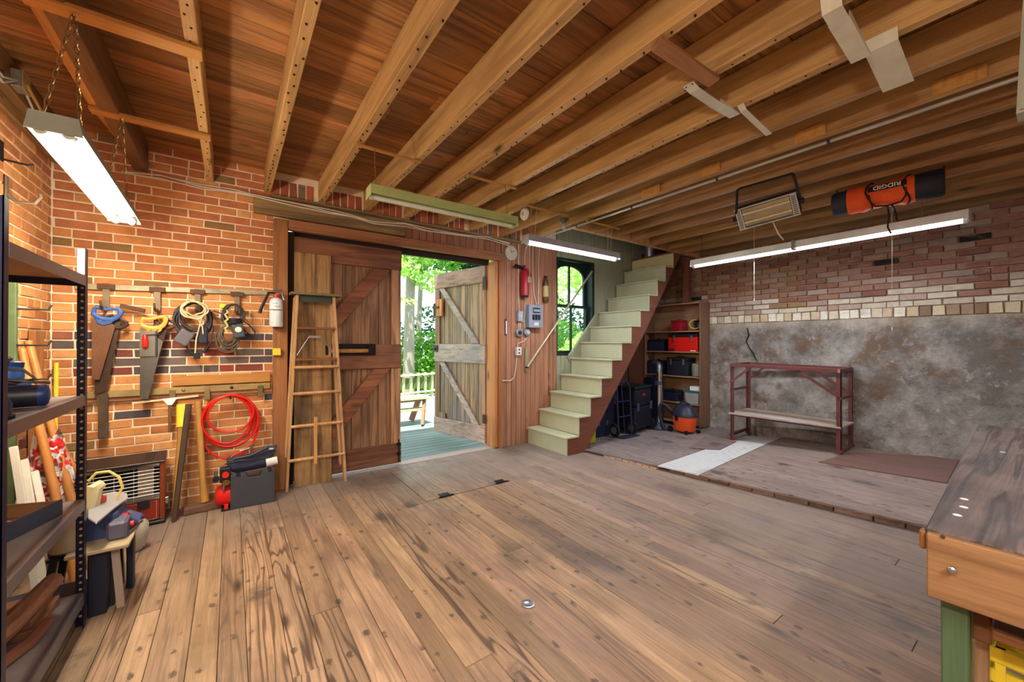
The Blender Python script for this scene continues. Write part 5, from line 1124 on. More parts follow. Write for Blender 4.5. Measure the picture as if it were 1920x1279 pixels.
# red air hose
c = P(4.28, 432, 741); t = thing('air_hose', 'bright red air hose coiled on a hook under the bar', 'hose', c)
for i, (R, sq, dx, dy) in enumerate(((.195, 1.18, 0, 0), (.185, 1.16, -.012, -.014), (.20, 1.12, .008, -.02), (.172, 1.20, -.02, -.034), (.205, 1.36, .004, -.01), (.165, .96, .006, -.045))):
    cc = c+Vector((dx, dy, -R*sq)); part('loop', MB().tube([cc+Vector((R*math.sin(2*PI*k/36)+.004*math.sin(6*PI*k/36+i), .004*math.sin(2*PI*k/18), R*sq*math.cos(2*PI*k/36))) for k in range(36)], .0095, 8, True), REDP, t, smooth=True)
part('tail', MB().tube([c+Vector((.10, -.02, -.50)), c+Vector((.02, -.03, -.53)), c+Vector((-.01, -.04, -.56)), c+Vector((-.02, -.04, -.60))], .0095, 8), REDP, t, smooth=True)
part('coupler', MB().cyl(c+Vector((.07, -.02, -.50)), c+Vector((.15, -.02, -.485)), .009).cyl(c+Vector((.15, -.02, -.485)), c+Vector((.165, -.02, -.45)), .012), STEEL, t, smooth=True)
part('wall_hook', MB().tube([(c.x, 4.35, c.z-.02), (c.x, 4.24, c.z-.025), (c.x, 4.225, c.z+.0)], .008, 6), IRON, t, smooth=True)
# compressor and case
c = Vector((.10, 4.20, 0))
t = thing('air_compressor', 'red-tanked air compressor with dark blue motor behind the black case', 'compressor', c)
tc = WY(4.14, 415, 933)
part('tank', MB().lathe((tc.x-.045, 4.15, .105), (1, 0, 0), [(.03, 0), (.07, .012), (.088, .04), (.088, .34), (.07, .365), (.03, .375)], 20), REDP, t, smooth=True)
part('foot', MB().box(tc.x+.02, tc.x+.05, 4.05, 4.11, .0, .05).box(tc.x+.26, tc.x+.29, 4.1, 4.2, 0, .03), REDP, t, bev=.004); part('rubber_feet', MB().box(tc.x-.0, tc.x+.07, 4.04, 4.22, .0, .012), BLACKR, t)
part('motor', MB().lathe((.0, 4.19, .33), (1, .0, .06), [(.05, 0), (.07, .03), (.072, .24), (.055, .29), (.02, .31)], 18), plain((52, 58, 82), .4), t, smooth=True)
part('shroud', MB().prism([(-.02, 4.12, .30), (.30, 4.12, .36), (.345, 4.12, .46), (.25, 4.12, .44), (.10, 4.12, .405), (-.03, 4.12, .40)], (0, .10, 0)), plain((46, 52, 74), .4), t, bev=.01, seg=2)
part('handle', MB().tube([(.02, 4.10, .41), (.14, 4.10, .42), (.27, 4.10, .475), (.31, 4.10, .47), (.33, 4.10, .44)], .012, 8), plain((58, 62, 80), .4), t, smooth=True); part('vent', MB().box(.275, .315, 4.092, 4.119, .445, .47), LGREY, t, bev=.004)
part('filter', MB().cyl((.255, 4.12, .33), (.34, 4.12, .34), .035, n=14), WHITEP, t, smooth=True)
part('regulator', MB().box(-.075, .0, 4.06, 4.13, .23, .35), BLACKP, t, bev=.006); part('knob', MB().cyl((-.035, 4.06, .30), (-.035, 4.03, .30), .024, n=12), REDP, t, smooth=True)
part('gauge', MB().cyl((-.03, 4.06, .235), (-.03, 4.035, .235), .025, n=16), BRASS, t, smooth=True); part('gauge', MB().cyl((-.10, 4.08, .27), (-.10, 4.05, .27), .024, n=16), BLACKP, t, smooth=True); part('fitting', MB().cyl((-.10, 4.08, .29), (-.10, 4.08, .33), .012), STEEL, t, smooth=True); part('fitting', MB().cyl((-.05, 4.07, .16), (-.045, 4.07, .22), .01), STEEL, t, smooth=True)
part('cord', MB().tube([(-.04, 4.08, .38), (.06, 4.05, .40), (.16, 4.04, .395), (.26, 4.04, .40), (.31, 4.05, .42), (.33, 4.06, .44), (.30, 4.05, .405), (.24, 4.05, .395)], .005, 6), BLACKP, t, smooth=True)
k0 = WZ(0, 432, 957); k1 = WZ(0, 515, 941)
ang_ = math.atan2(k1.y-k0.y, k1.x-k0.x); ll = (k1-k0).length
XC = Matrix.Translation(k0) @ Matrix.Rotation(ang_, 4, 'Z') @ Matrix.Rotation(.06, 4, 'X') if False else Matrix.Translation(k0) @ Matrix.Rotation(ang_, 4, 'Z')
T = lambda: MB(XC)
t = thing('tool_case', 'flat black plastic tool case standing before the air compressor', 'case', (k0+k1)/2)
CASEM = plain((58, 60, 66), .55, 0, .1, .3)
H_ = .285; out = [(0, 0), (ll, 0), (ll, H_), (ll*.70, H_), (ll*.66, H_-.04), (ll*.38, H_-.04), (ll*.34, H_), (0, H_)]
part('shell', T().prism([(x, .0, z+.001) for x, z in out], (0, .038, 0)), CASEM, t, bev=.006, seg=2); part('shell', T().prism([(x, .040, z+.001) for x, z in out], (0, .038, 0)), CASEM, t, bev=.006, seg=2)
part('handle', T().box(ll*.36, ll*.68, .026, .052, H_-.018, H_+.001), CASEM, t, bev=.004)
for u in (.12, .84): part('latch', T().box(ll*u, ll*u+.03, -.004, .08, H_-.012, H_+.004), BLACKP, t, bev=.002)
# vintage cabinet heater
a = Vector((-.905, 4.04, 0)); 
HX = Matrix.Translation(WZ(0, 310, 980)) @ Matrix.Rotation(math.radians(4), 4, 'Z')
T = lambda: MB(HX)
t = thing('gas_heater', 'old brown cabinet heater with chrome bar grille by the brick wall', 'heater', HX @ Vector((-.3, .1, 0)))
HB_ = plain((118, 52, 26), .35, 0, .1); DKB = plain((52, 38, 32), .4)
part('base', T().box(-.64, .0, -.005, .25, .0, .03), BLACKP, t, bev=.006)
part('side_panel', T().box(-.035, -.003, .012, .235, .03, .47), HB_, t, bev=.004); part('side_panel', T().box(-.635, -.60, .012, .235, .03, .47), HB_, t, bev=.004)
part('top', T().hexa([(-.64, .0, .47), (.0, .0, .47), (.0, .24, .50), (-.64, .24, .50)], [(-.64, .0, .485), (.0, .0, .485), (.0, .24, .515), (-.64, .24, .515)]), DKB, t, bev=.004)
m = T()
for i in range(3): m.hexa([(-.13+.02*i, .03, .4895), (-.12+.02*i, .03, .4895), (-.10+.02*i, .21, .513), (-.11+.02*i, .21, .513)], [(-.13+.02*i, .03, .4915), (-.12+.02*i, .03, .4915), (-.10+.02*i, .21, .515), (-.11+.02*i, .21, .515)])
part('top_vents', m, BLACKP, t, kind='stuff')
part('firebox', T().box(-.60, -.036, .06, .23, .20, .469), plain((26, 22, 26), .8), t)
part('reflector', T().box(-.16, -.07, .045, .059, .22, .455), plain((150, 132, 110), .6, .1), t); part('reflector', T().box(-.60, -.036, .02, .059, .201, .225), plain((110, 104, 98), .5, .3), t)
m = T()
for i in range(9): m.cyl((-.60, .012, .235+.0265*i), (-.037, .012, .235+.0265*i), .003, n=6)
for i in range(6): m.cyl((-.60+.105*i, .016, .21), (-.60+.105*i, .016, .465), .0018, n=5)
part('grille', m, plain((170, 168, 164), .4, .5), t, kind='stuff')
part('trim_strip', T().box(-.60, -.036, .0, .012, .455, .468).box(-.60, -.036, .0, .012, .198, .208), CHROME, t)
part('lower_panel', T().box(-.60, -.036, .006, .22, .035, .196), plain((128, 40, 24), .35, 0, .12), t, bev=.003); part('panel_trim', T().box(-.60, -.05, .002, .0055, .178, .182).box(-.60, -.05, .002, .0055, .045, .049).box(-.054, -.05, .002, .0055, .045, .182), CHROME, t)
part('control_window', T().box(-.16, -.09, -.001, .0055, .135, .195), BLACKP, t); part('slot', T().box(-.34, -.24, .001, .0055, .158, .165), BLACKP, t)
part('ignition_knob', T().cyl((-.34, .006, .10), (-.34, -.03, .10), .022, n=14), REDP, t, smooth=True); part('catch', T().box(-.003, .018, .02, .045, .14, .19), STEEL, t, bev=.003)

# ------------------------------------------------------------------ stepladder and leaning panel before the closed leaf
p_ = thing('leaning_panel', 'tall two-board wooden panel leaning on the closed door leaf', 'panel', (.67, 4.34, 0))
PANM = wood('panel_board', (182, 144, 94), (92, 64, 40), 2, streak=.7, rings=3, line=.35, var=.06, knots=.5, stain=(52, 40, 32), stain_amt=.8)
for x0, x1 in ((.497, .652), (.653, .832)): part('board', MB().hexa([(x0, 4.305, .0), (x1, 4.305, 0), (x1, 4.33, 0), (x0, 4.33, 0)], [(x0, 4.375, 2.29), (x1, 4.375, 2.29), (x1, 4.40, 2.29), (x0, 4.40, 2.29)]), PANM, p_, bev=.003)
part('batten', MB().box(.50, .83, 4.33, 4.345, .30, .38), PANM, p_)
ld = thing('stepladder', 'old wooden stepladder standing before the leaning panel', 'ladder', (.68, 4.2, 0))
LW = wood('ladder_wood', (198, 158, 112), (126, 90, 58), 2, rings=3, line=.3, var=.08, knots=.2, bump=.4)
fl, fr = WZ(0, 537, 921), WZ(0, 647, 901); yt = 4.19
tl, trr = WY(yt, 557, 553), WY(yt, 625, 556)
part('side_rail', MB().beam(fl+Vector((0, 0, .001)), tl, .024, .07, side=(1, 0, 0)), LW, ld, bev=.003); part('side_rail', MB().beam(fr+Vector((0, 0, .001)), trr, .024, .07, side=(1, 0, 0)), LW, ld, bev=.003)
def lp(side, z):
    a, b = (fl, tl) if side < 0 else (fr, trr); u = (z-a.z)/(b.z-a.z); return a+(b-a)*u
cz = tl.z
part('top_cap', MB().box(tl.x-.06, trr.x+.07, yt-.07, yt+.09, cz+.0, cz+.022), plain((112, 104, 72), .55, 0, .3, .2), ld, bev=.004); part('top_brace', MB().box(tl.x+.015, trr.x-.015, yt-.012, yt+.01, cz-.06, cz-.003), plain((52, 62, 52), .5), ld)
for py in (616, 674): z = WY(4.2, 590, py).z; a, b = lp(-1, z), lp(1, z); part('step', MB().box(a.x+.01, b.x-.01, a.y-.05, a.y+.03, z-.01, z+.012), plain((122, 74, 44), .5, 0, .2, .2), ld, bev=.003)
for py in (688, 736, 796, 858): z = WY(4.2, 590, py).z; a, b = lp(-1, z), lp(1, z); part('rung', MB().cyl(a+Vector((.0, -.045, 0)), b+Vector((0, -.045, 0)), .015, n=10), LW, ld, smooth=True, color=(1.1, 1.02, .98))
a = WY(4.12, 590, 782); b = WY(4.12, 593, 869); part('splint', MB().box(a.x-.006, a.x+.022, 4.105, 4.125, b.z, a.z), LW, ld, bev=.003, color=(1.05, .95, .8))
a = WY(4.17, 590, 632); l_, r_ = WY(4.17, 556, 667), WY(4.17, 625, 664)
part('spreader', MB().tube([l_, a+Vector((-.05, 0, 0)), a+Vector((.06, 0, 0)), r_], .0035, 6).box(a.x-.05, a.x+.05, 4.16, 4.18, a.z-.008, a.z+.012), STEEL, ld)
# rear frame of the ladder, folded behind
for a, b in ((fl+Vector((.0, .075, .30)), tl+Vector((-.012, .075, -.02))), (fr+Vector((-.03, .075, .15)), trr+Vector((-.01, .075, -.02)))): part('rear_leg', MB().beam(a, b, .02, .035, side=(1, 0, 0)), LW, ld, bev=.002)
# ------------------------------------------------------------------ steel shelving at the left
sh = thing('shelving_unit', 'tall slotted steel shelving unit with particle board shelves', 'shelving', (-.8, 2.36, 0))
XS = -.583; DKN = plain((34, 38, 58), .4, .4); GAL = plain((176, 182, 196), .3, .7); SHB = plain((150, 108, 66), .7, 0, .15); SHT = plain((120, 108, 104), .5, .1, .15)
def post(x, y, sx, sy, mt, z0=.0, z1=1.86):
    m = MB().box(min(x, x+sx*.036), max(x, x+sx*.036), min(y, y+sy*.003), max(y, y+sy*.003), z0, z1).box(min(x, x+sx*.003), max(x, x+sx*.003), min(y, y+sy*.036), max(y, y+sy*.036), z0, z1)
    o = part('upright', m, mt, sh)
    h = MB(); z = z0+.05
    while z < z1-.02: h.cyl((x+sx*.018, y+(-.0012 if sy > 0 else -.0042), z), (x+sx*.018, y+(.0002 if sy > 0 else -.003), z), .0062, n=8); z += .033
    part('slots', h, plain((190, 160, 110), .5), o, kind='stuff')
post(XS, 2.82, -1, -1, DKN); post(XS, 1.93, -1, 1, plain((20, 26, 66), .4, .3)); post(-1.06, 2.82, 1, -1, GAL); post(-1.06, 1.93, 1, 1, DKN)
part('galvanized_face', MB().box(XS-.036, XS, 2.8155, 2.8165, 1.735, 1.86), GAL, sh)
SZ = [(1.72, 'top'), (1.135, 'mid'), (.625, 'low'), (.165, 'bottom')]
for z, nm in SZ:
    part('shelf_board', MB().box(-1.055, XS-.004, 1.934, 2.815, z-.012, z), SHB if nm == 'top' else SHT, sh)
    part('beam', MB().box(XS-.003, XS+.001, 1.966, 2.784, z-.045, z+.003).box(XS-.02, XS-.003, 1.966, 2.784, z+.001, z+.003), plain((112, 108, 116), .35, .6), sh); part('beam', MB().box(-1.06, -1.057, 1.966, 2.784, z-.04, z+.002), DKN, sh)
    part('beam', MB().box(-1.03, XS-.036, 2.817, 2.82, z-.045, z+.0), DKN, sh); part('beam', MB().box(-1.03, XS-.036, 1.93, 1.933, z-.04, z+.0), DKN, sh)
# power tools on the middle shelf
z = 1.1365
c = WZ(z+.05, 75, 738)
t = thing('angle_grinder', 'black corded tool with a round blue end on the middle shelf', 'power tool', (-.74, 2.42, z))
a = Vector((-.615, 2.43, z+.046)); b = Vector((-.93, 2.38, z+.046)); d = (b-a)
part('body', MB().lathe(a, d, [(.030, 0), (.044, .006), (.044, .10), (.038, .13), (.034, .26), (.040, .30), (.03, .34)], 18), plain((28, 30, 42), .45), t, smooth=True)
part('end_cap', MB().lathe(a-d.normalized()*.006, d, [(.02, 0), (.036, .004), (.0445, .012), (.0445, .03)], 18), plain((34, 54, 108), .4), t, smooth=True)
part('cord', MB().tube([Vector((-.80, 2.42, z+.09)), Vector((-.76, 2.42, z+.12)), Vector((-.72, 2.42, z+.155)), Vector((-.68, 2.43, z+.15)), Vector((-.65, 2.43, z+.115)), Vector((-.70, 2.44, z+.10)), Vector((-.78, 2.43, z+.105)), Vector((-.72, 2.42, z+.115)), Vector((-.65, 2.43, z+.10)), Vector((-.61, 2.44, z+.095))], .006, 6), plain((60, 54, 50), .5), t, smooth=True)
t = thing('power_planer', 'blue corded power tool at the near edge of the middle shelf', 'power tool', (-.72, 2.2, z))
c = Vector((-.745, 2.575, z))
part('body', MB().box(c.x-.07, c.x+.035, c.y-.10, c.y+.06, z+.03, z+.10), BLUEP, t, bev=.014, seg=2); part('sole', MB().box(c.x-.08, c.x+.045, c.y-.12, c.y+.08, z, z+.014), BLACKP, t, bev=.003)
part('motor', MB().lathe((c.x-.02, c.y, z+.09), (0, .1, 1), [(.045, 0), (.046, .05), (.036, .075), (.03, .085)], 16), plain((50, 92, 160), .35), t, smooth=True); part('vent_ring', MB().lathe((c.x-.018, c.y+.009, z+.155), (0, .1, 1), [(.040, 0), (.042, .02), (.03, .028)], 16), plain((30, 52, 104), .4), t, smooth=True)
part('handle', MB().tube([(c.x-.02, c.y-.09, z+.09), (c.x-.02, c.y-.11, z+.15), (c.x-.02, c.y-.06, z+.19), (c.x-.02, c.y-.0, z+.19)], .016, 8), NAVY, t, smooth=True); part('guard', MB().box(c.x+.036, c.x+.05, c.y-.06, c.y+.03, z+.015, z+.07), plain((40, 70, 130), .4), t, bev=.004)
t = thing('sander', 'dark purple-black palm tool at the left edge of the middle shelf', 'power tool', (-.68, 2.06, z))
part('body', MB().lathe((-.665, 2.10, z+.012), (0, 0, 1), [(.05, 0), (.052, .04), (.035, .07), (.042, .10), (.02, .12)], 16), plain((44, 38, 56), .5), t, smooth=True); part('pad', MB().cyl((-.665, 2.10, z), (-.665, 2.10, z+.012), .058, n=18), BLACKR, t)
# open box on the lower shelf
z = .6265
t = thing('tool_tray', 'open wooden and blue tool tray on the lower shelf', 'tray', (-.80, 2.25, z))
TX = Matrix.Translation((-.80, 2.50, z)) @ Matrix.Rotation(-.35, 4, 'Z'); T = lambda: MB(TX)
TW = wood('tray_wood', (150, 104, 64), (96, 60, 36), 0, rings=3, line=.3, knots=0)
part('floor', T().box(-.13, .13, -.16, .16, 0, .008), TW, t)
for q in ((-.13, .13, -.168, -.16), (-.13, .13, .16, .168)): part('side', T().box(q[0], q[1], q[2], q[3], 0, .065), TW, t, bev=.002)
for q in ((-.138, -.13), (.13, .138)): part('side', T().box(q[0], q[1], -.168, .168, 0, .07), plain((50, 54, 66), .5), t, bev=.002)
IT = 'odds and ends in the tray'
for i, (x, y, l, r_, cc, lab) in enumerate(((-.06, -.05, .2, .014, (212, 96, 40), 'orange handled tool lying in the open tray'), (.03, .03, .22, .012, (40, 48, 90), 'navy blue handled tool lying in the open tray'), (.075, -.04, .16, .015, (170, 170, 176), 'pale metal rod lying in the open tray'))):
    single('hand_tool', MB(TX).cyl((x-l/2*.3, y-l/2, .008+r_), (x+l/2*.3, y+l/2, .008+r_), r_, r_*.6, n=10), plain(cc, .4), lab, 'hand tool', smooth=True)
single('flat_case', MB(Matrix.Translation((-.98, 2.24, z)) @ Matrix.Rotation(.05, 4, 'Z')).box(-.07, .07, -.14, .16, 0, .05), NAVY, 'navy flat case lying behind the tray on the lower shelf', 'case', bev=.008)
# bottom shelf: curved timber pieces
z = .1665
W3 = wood('rough_offcut', (150, 98, 66), (90, 54, 36), 1, rings=4, line=.4, knots=.2, bump=.5)
single('log_offcut', MB().tube([(-.66, 2.70, z+.14), (-.72, 2.45, z+.10), (-.80, 2.2, z+.07), (-.9, 1.97, z+.05)], [.035, .042, .045, .04], 8), W3, 'round timber offcut lying along the bottom shelf', 'timber', smooth=True)
single('plank_offcut', MB().box(-1.02, -.66, 2.5, 2.78, z, z+.03).box(-1.0, -.68, 2.52, 2.77, z+.031, z+.06), W3, 'short plank offcuts stacked at the far end of the bottom shelf', 'timber', bev=.003)
single('curved_rib', MB().tube([(-.64, 2.55, z+.03), (-.66, 2.42, z+.02), (-.72, 2.28, z+.02), (-.80, 2.18, z+.02)], [.02, .024, .022, .018], 6), plain((112, 66, 44), .6), 'curved brown wooden rib lying at the front of the bottom shelf', 'timber', smooth=True)
# things leaning on the left wall behind the shelving
def X(x, px, py): return WX(x, px, py)
a = X(-1.07, 25, 530); b = X(-1.07, 25, 760)
t = thing('green_rake_post', 'green metal post with hooks standing against the left brick wall', 'post', (-1.06, a.y, 0))
part('post', MB().box(-1.088, -1.055, a.y-.018, a.y+.018, 0, a.z), plain((92, 112, 78), .5, .2, .25), t, bev=.003)
for z in (1.60, 1.38, 1.17): part('hook', MB().tube([(-1.06, a.y, z), (-.93, a.y+.0, z), (-.915, a.y, z+.03)], .006, 6), IRON, t, smooth=True)
a = X(-1.06, 75, 620); single('board', MB().box(-1.092, -1.06, a.y-.075, a.y+.075, 0.001, a.z), FRAMEM, 'upright brown board against the left wall near the corner', 'board', bev=.003, color=(1.15, 1.1, 1.0))
b0 = Vector((-1.0, 4.30, .001)); a = WY(4.33, 105, 680); t = thing('yellow_rod', 'yellow rod standing in the corner of the brick walls', 'rod', b0)
part('rod', MB().cyl((a.x, 4.30, .001), (a.x, 4.34, a.z), .013, n=8), YELLOW, t, smooth=True)
HW = plain((176, 116, 58), .45, 0, .15)
for i, (q0, q1, y0, y1, lab) in enumerate((((22, 655), (120, 1010), 3.75, 3.40, 'left wooden tool handle leaning behind the shelving'), ((42, 640), (150, 1000), 3.85, 3.55, 'middle wooden tool handle leaning behind the shelving'), ((95, 800), (170, 930), 4.1, 3.95, 'right thinner wooden tool handle leaning behind the shelving'))):
    a = WY(y0, *q0); b = WY(y1, *q1); d = (b-a); 
    if b.z > .02: b = a+d*((a.z-.02)/(a.z-b.z))
    if a.x < -1.06: a.x = -1.06
    a = a; t = thing('broomstick', lab, 'pole', (b.x, b.y, 0)); part('shaft', MB().tube([b, a+(b-a)*.5, a], [.024, .021, .020] if i < 2 else [.015]*3, 10), HW, t, smooth=True)
for i, (q0, q1, lab) in enumerate((((25, 838), (42, 945), 'tallest white batten leaning behind the low shelf'), ((45, 862), (58, 945), 'middle white batten leaning behind the low shelf'), ((65, 884), (78, 945), 'shortest white batten leaning behind the low shelf'))):
    a = WY(3.30+.09*i, *q0); b = WY(3.20+.09*i, *q1); d = (b-a); b = a+d*((a.z-.004)/(a.z-b.z)) if d.z else b
    single('batten', MB().beam(b, a, .030, .02, side=(1, 0, 0)), plain((206, 200, 184), .5, 0, .08), lab, 'batten', 'white battens', bev=.002)
# crumpled red and silver bag
from mathutils import noise as mno
c = WY(3.55, 75, 870)
m = MB(); vs = []; fs = []; n = 14
for i in range(n+1):
    for j in range(n*2):
        th = PI*i/n; ph = PI*j/n; r = 1+.28*mno.noise(Vector((math.sin(th)*math.cos(ph)*2.2, math.sin(th)*math.sin(ph)*2.2, math.cos(th)*2.2)))+.14*mno.noise(Vector((math.sin(th)*math.cos(ph)*6, math.sin(th)*math.sin(ph)*6, math.cos(th)*6)))
        vs.append((-.935+.115*r*math.sin(th)*math.cos(ph), 3.66+.09*r*math.sin(th)*math.sin(ph), .42+.40*r*math.cos(th)))
for i in range(n):
    for j in range(2*n): k = (j+1) % (2*n); fs.append((i*2*n+j, (i+1)*2*n+j, (i+1)*2*n+k, i*2*n+k))
nt = NT('crinkled_bag'); v = nt.obj(); vo = nt.noise(v, 11, 2, .5, 1.5); vo2 = nt.noise(v, 30, 3, .6)
col = nt.mix(nt.ramp(vo, .47, .52), L((186, 32, 30)), L((204, 202, 196))); col = nt.mix(nt.ramp(nt.noise(nt.vadd(v, (3, 1, 2)), 9, 3), .56, .60), col, L((84, 66, 62)))
BAGM = nt.out(col, .3, vo2, .9, .02)
m.add(vs, fs); lowz = min(p.z for p in m.v)
for p in m.v: p.z -= lowz-.002
single('plastic_bag', m, BAGM, 'crumpled red and silver plastic bag in the left corner', 'bag', smooth=False)
# wall hooks and junction box, top of the left wall
t = thing('wall_bracket', 'black L-shaped bracket high on the left brick wall', 'bracket', X(-1.08, 10, 300))
a = X(-1.085, 6, 265); b = X(-1.085, 6, 302); part('plate', MB().box(-1.094, -1.088, a.y-.02, a.y+.02, b.z, a.z), BLACKP, t); part('arm', MB().tube([(-1.09, a.y, b.z+.01), (-.99, a.y+.0, b.z+.0), (-.97, a.y, b.z+.01)], .006, 6), BLACKP, t)
t = thing('wall_hook', 'rusty curved iron hook on the left brick wall', 'hook', X(-1.08, 15, 380))
a = X(-1.085, 15, 330); b = X(-1.085, 17, 372); part('plate', MB().box(-1.094, -1.085, a.y-.02, a.y+.02, b.z, a.z), plain((120, 108, 92), .5, .5), t, bev=.003); part('curl', MB().tube([(-1.086, a.y, b.z+.02), (-1.05, a.y, b.z-.02), (-.98, a.y, b.z-.015), (-.955, a.y, b.z+.03), (-.96, a.y, b.z+.05)], [.012, .011, .010, .009, .008], 8), plain((140, 126, 108), .5, .5), t, smooth=True)
c = X(-1.02, 30, 165); t = thing('junction_box', 'pale metal junction box with cables on the timber at the left', 'junction box', c)
part('box', MB().box(-1.03, -.985, c.y-.05, c.y+.05, 2.86, 2.96), plain((150, 148, 140), .4, .5), t, bev=.004); part('cover', MB().box(-.984, -.978, c.y-.055, c.y+.055, 2.855, 2.965), plain((184, 166, 120), .4, .3), t, bev=.002)
m = MB()
for k in range(2): m.tube([(-1.015+.01*k, c.y-.5, 2.83+.02*k), (-1.01, c.y-.2, 2.80+.03*k), (-1.0, c.y-.06, 2.89)], .007, 6)
m.tube([(-1.0, c.y+.05, 2.88), (-.98, c.y+.2, 2.76), (-.9, c.y+.25, 2.66)], .006, 6); part('cable', m, plain((172, 168, 160), .5), t, smooth=True)
single('cable', MB().tube([(-.98, c.y, 2.9), (-.9, 3.5, 2.72), (-.75, 3.2, 2.5), (-.62, 2.9, 2.33)], .008, 6), plain((206, 164, 96), .5), 'tan power cable from the junction box to the left light', 'cable', smooth=True)
single('wall_timber', MB().box(-1.09, -1.06, 2.8, 4.37, 2.735, 2.785), JOISTM, 'brown timber along the top of the left brick wall', 'timber', bev=.004, color=(.55, .45, .36))
# scroll saw with its stand, sanding machine next to it
sc = Vector((-.60, 3.28, 0))
t = thing('scroll_saw', 'scroll saw with cream arm and long oval grey table on a black stand', 'scroll saw', sc)
zt_ = .58
tp = [WZ(.50, *q) for q in ((165, 975), (180, 985), (215, 955), (240, 937), (238, 928), (215, 925), (190, 930), (165, 945))]
part('table', MB().prism([(p.x, p.y, .50) for p in tp], (0, 0, .012)), plain((168, 168, 172), .35, .4), t, bev=.003)
cb = sum((Vector((p.x, p.y, 0)) for p in tp), Vector())/8
part('arm', MB().tube([WY(cb.y-.02, 160, 985), WY(cb.y-.02, 165, 950), WY(cb.y, 178, 915), WY(cb.y+.02, 192, 906)], [.045, .045, .034, .024], 8), plain((206, 190, 146), .45), t, smooth=True)
p = WY(cb.y+.02, 190, 906); part('blower_tube', MB().tube([p+Vector((-.05, 0, .02)), p+Vector((-.02, 0, .06)), p+Vector((.03, 0, .06)), p+Vector((.07, 0, .02)), p+Vector((.085, 0, -.04)), p+Vector((.06, 0, -.10))], .007, 8), plain((224, 200, 110), .4), t, smooth=True)
part('clamp', MB().box(p.x-.03, p.x+.02, p.y-.015, p.y+.015, .515, .545).cyl((p.x, p.y, .545), (p.x, p.y, p.z), .006), plain((200, 60, 56), .4), t, bev=.003)
part('body', MB().box(cb.x-.20, cb.x+.06, cb.y-.11, cb.y+.09, .30, .485), plain((58, 72, 112), .45), t, bev=.02, seg=2); part('motor', MB().lathe((cb.x-.02, cb.y+.0, .40), (1, .1, -.1), [(.03, 0), (.05, .02), (.05, .10), (.03, .13)], 16), plain((92, 92, 104), .5, .1), t, smooth=True)
part('knob', MB().cyl((cb.x+.06, cb.y-.04, .43), (cb.x+.09, cb.y-.05, .43), .020, n=12), REDP, t, smooth=True)
for sx in (-.17, .03):
    for sy in (-.10, .08): part('leg', MB().beam((cb.x+sx*1.25, cb.y+sy*1.3, .001), (cb.x+sx, cb.y+sy, .31), .03, .03), BLACKP, t)
part('shelf', MB().box(cb.x-.20, cb.x+.06, cb.y-.11, cb.y+.09, .285, .299), BLACKP, t)
c = Vector((-.50, 2.92, 0))
t = thing('belt_sander', 'bench sander with beige drum and dark stand beside the shelving', 'sander', c)
part('stand', MB().box(c.x-.09, c.x-.02, c.y-.05, c.y+.02, 0.001, .33).box(c.x+.02, c.x+.05, c.y+.16, c.y+.22, .001, .30), plain((26, 28, 42), .5), t, bev=.005)
part('leg', MB().beam((c.x+.03, c.y-.02, .001), (c.x+.0, c.y, .34), .03, .02), plain((150, 130, 116), .5), t)
part('base_plate', MB().box(c.x-.16, c.x+.07, c.y-.10, c.y+.22, .335, .355), plain((170, 150, 120), .5), t, bev=.004); part('motor', MB().box(c.x-.03, c.x+.05, c.y-.02, c.y+.10, .356, .45), plain((92, 88, 104), .45), t, bev=.012)
part('fence', MB(Matrix.Translation((c.x+.02, c.y+.15, .43)) @ Matrix.Rotation(.6, 4, 'Y')).box(-.06, .07, -.05, .06, -.01, .01), plain((60, 70, 110), .4), t, bev=.003); part('drum', MB().lathe((c.x-.17, c.y, .357), (0, 0, 1), [(.06, 0), (.065, .01), (.065, .20), (.05, .22)], 20), plain((168, 150, 118), .5), t, smooth=True)
part('knob', MB().cyl((c.x+.051, c.y+.07, .40), (c.x+.065, c.y+.07, .40), .014, n=12), REDP, t, smooth=True); part('rod', MB().cyl((c.x+.05, c.y+.02, .37), (c.x+.08, c.y+.2, .36), .007), STEEL, t, smooth=True)
c = Vector((-.50, 3.62, 0))
t = thing('dust_bag', 'small grey sewn sanding dust bag hanging beyond the scroll saw stand', 'bag', (c.x, c.y, 0))
part('bag', MB().lathe((c.x-.02, c.y, .0), (.12, .05, 1), [(.02, 0), (.045, .03), (.052, .12), (.046, .18), (.02, .21)], 16), plain((170, 160, 142), .7, 0, .15), t, smooth=True); part('collar', MB().lathe((c.x-.02+.024, c.y+.01, .205), (.12, .05, 1), [(.022, 0), (.022, .02)], 12), plain((50, 54, 96), .5), t, smooth=True)
# low box on the floor under the bottom shelf edge
single('floor_box', MB().box(-1.0, -.62, 2.86, 3.08, .001, .12), plain((44, 44, 60), .5), 'dark low box on the floor behind the shelving unit', 'box', bev=.006)

# ------------------------------------------------------------------ outdoors
t = NT('lawn'); pos = t.n('NewGeometry').outputs['Position']; c = t.mix(t.ramp(t.noise(pos, 2.5, 6, .7), .35, .65), L((84, 130, 50)), L((150, 190, 90)))
LAWN = t.out(c, .9, t.noise(pos, 40, 3), .6, .03)
single('lawn', MB().box(-8, 30, 4.7, 40, -.40, -.30), LAWN, 'sunlit green lawn beyond the deck', 'lawn', kind='structure')
dk = thing('deck', 'weathered grey wooden deck outside the doorway', 'deck', (3, 8, -.06))
DECKM = wood('deck_board', (118, 138, 132), (66, 82, 78), 0, rings=4, line=.25, var=.08, knots=.15, bump=.3)
part('frame', MB().box(-.6, 7.4, 4.66, 10.4, -.28, -.09), DARKPL, dk)
y = 4.63
while y < 10.4: part('board', MB().box(-.6, 7.4, y, y+.127, -.09, -.058), DECKM, dk, bev=.003); y += .14
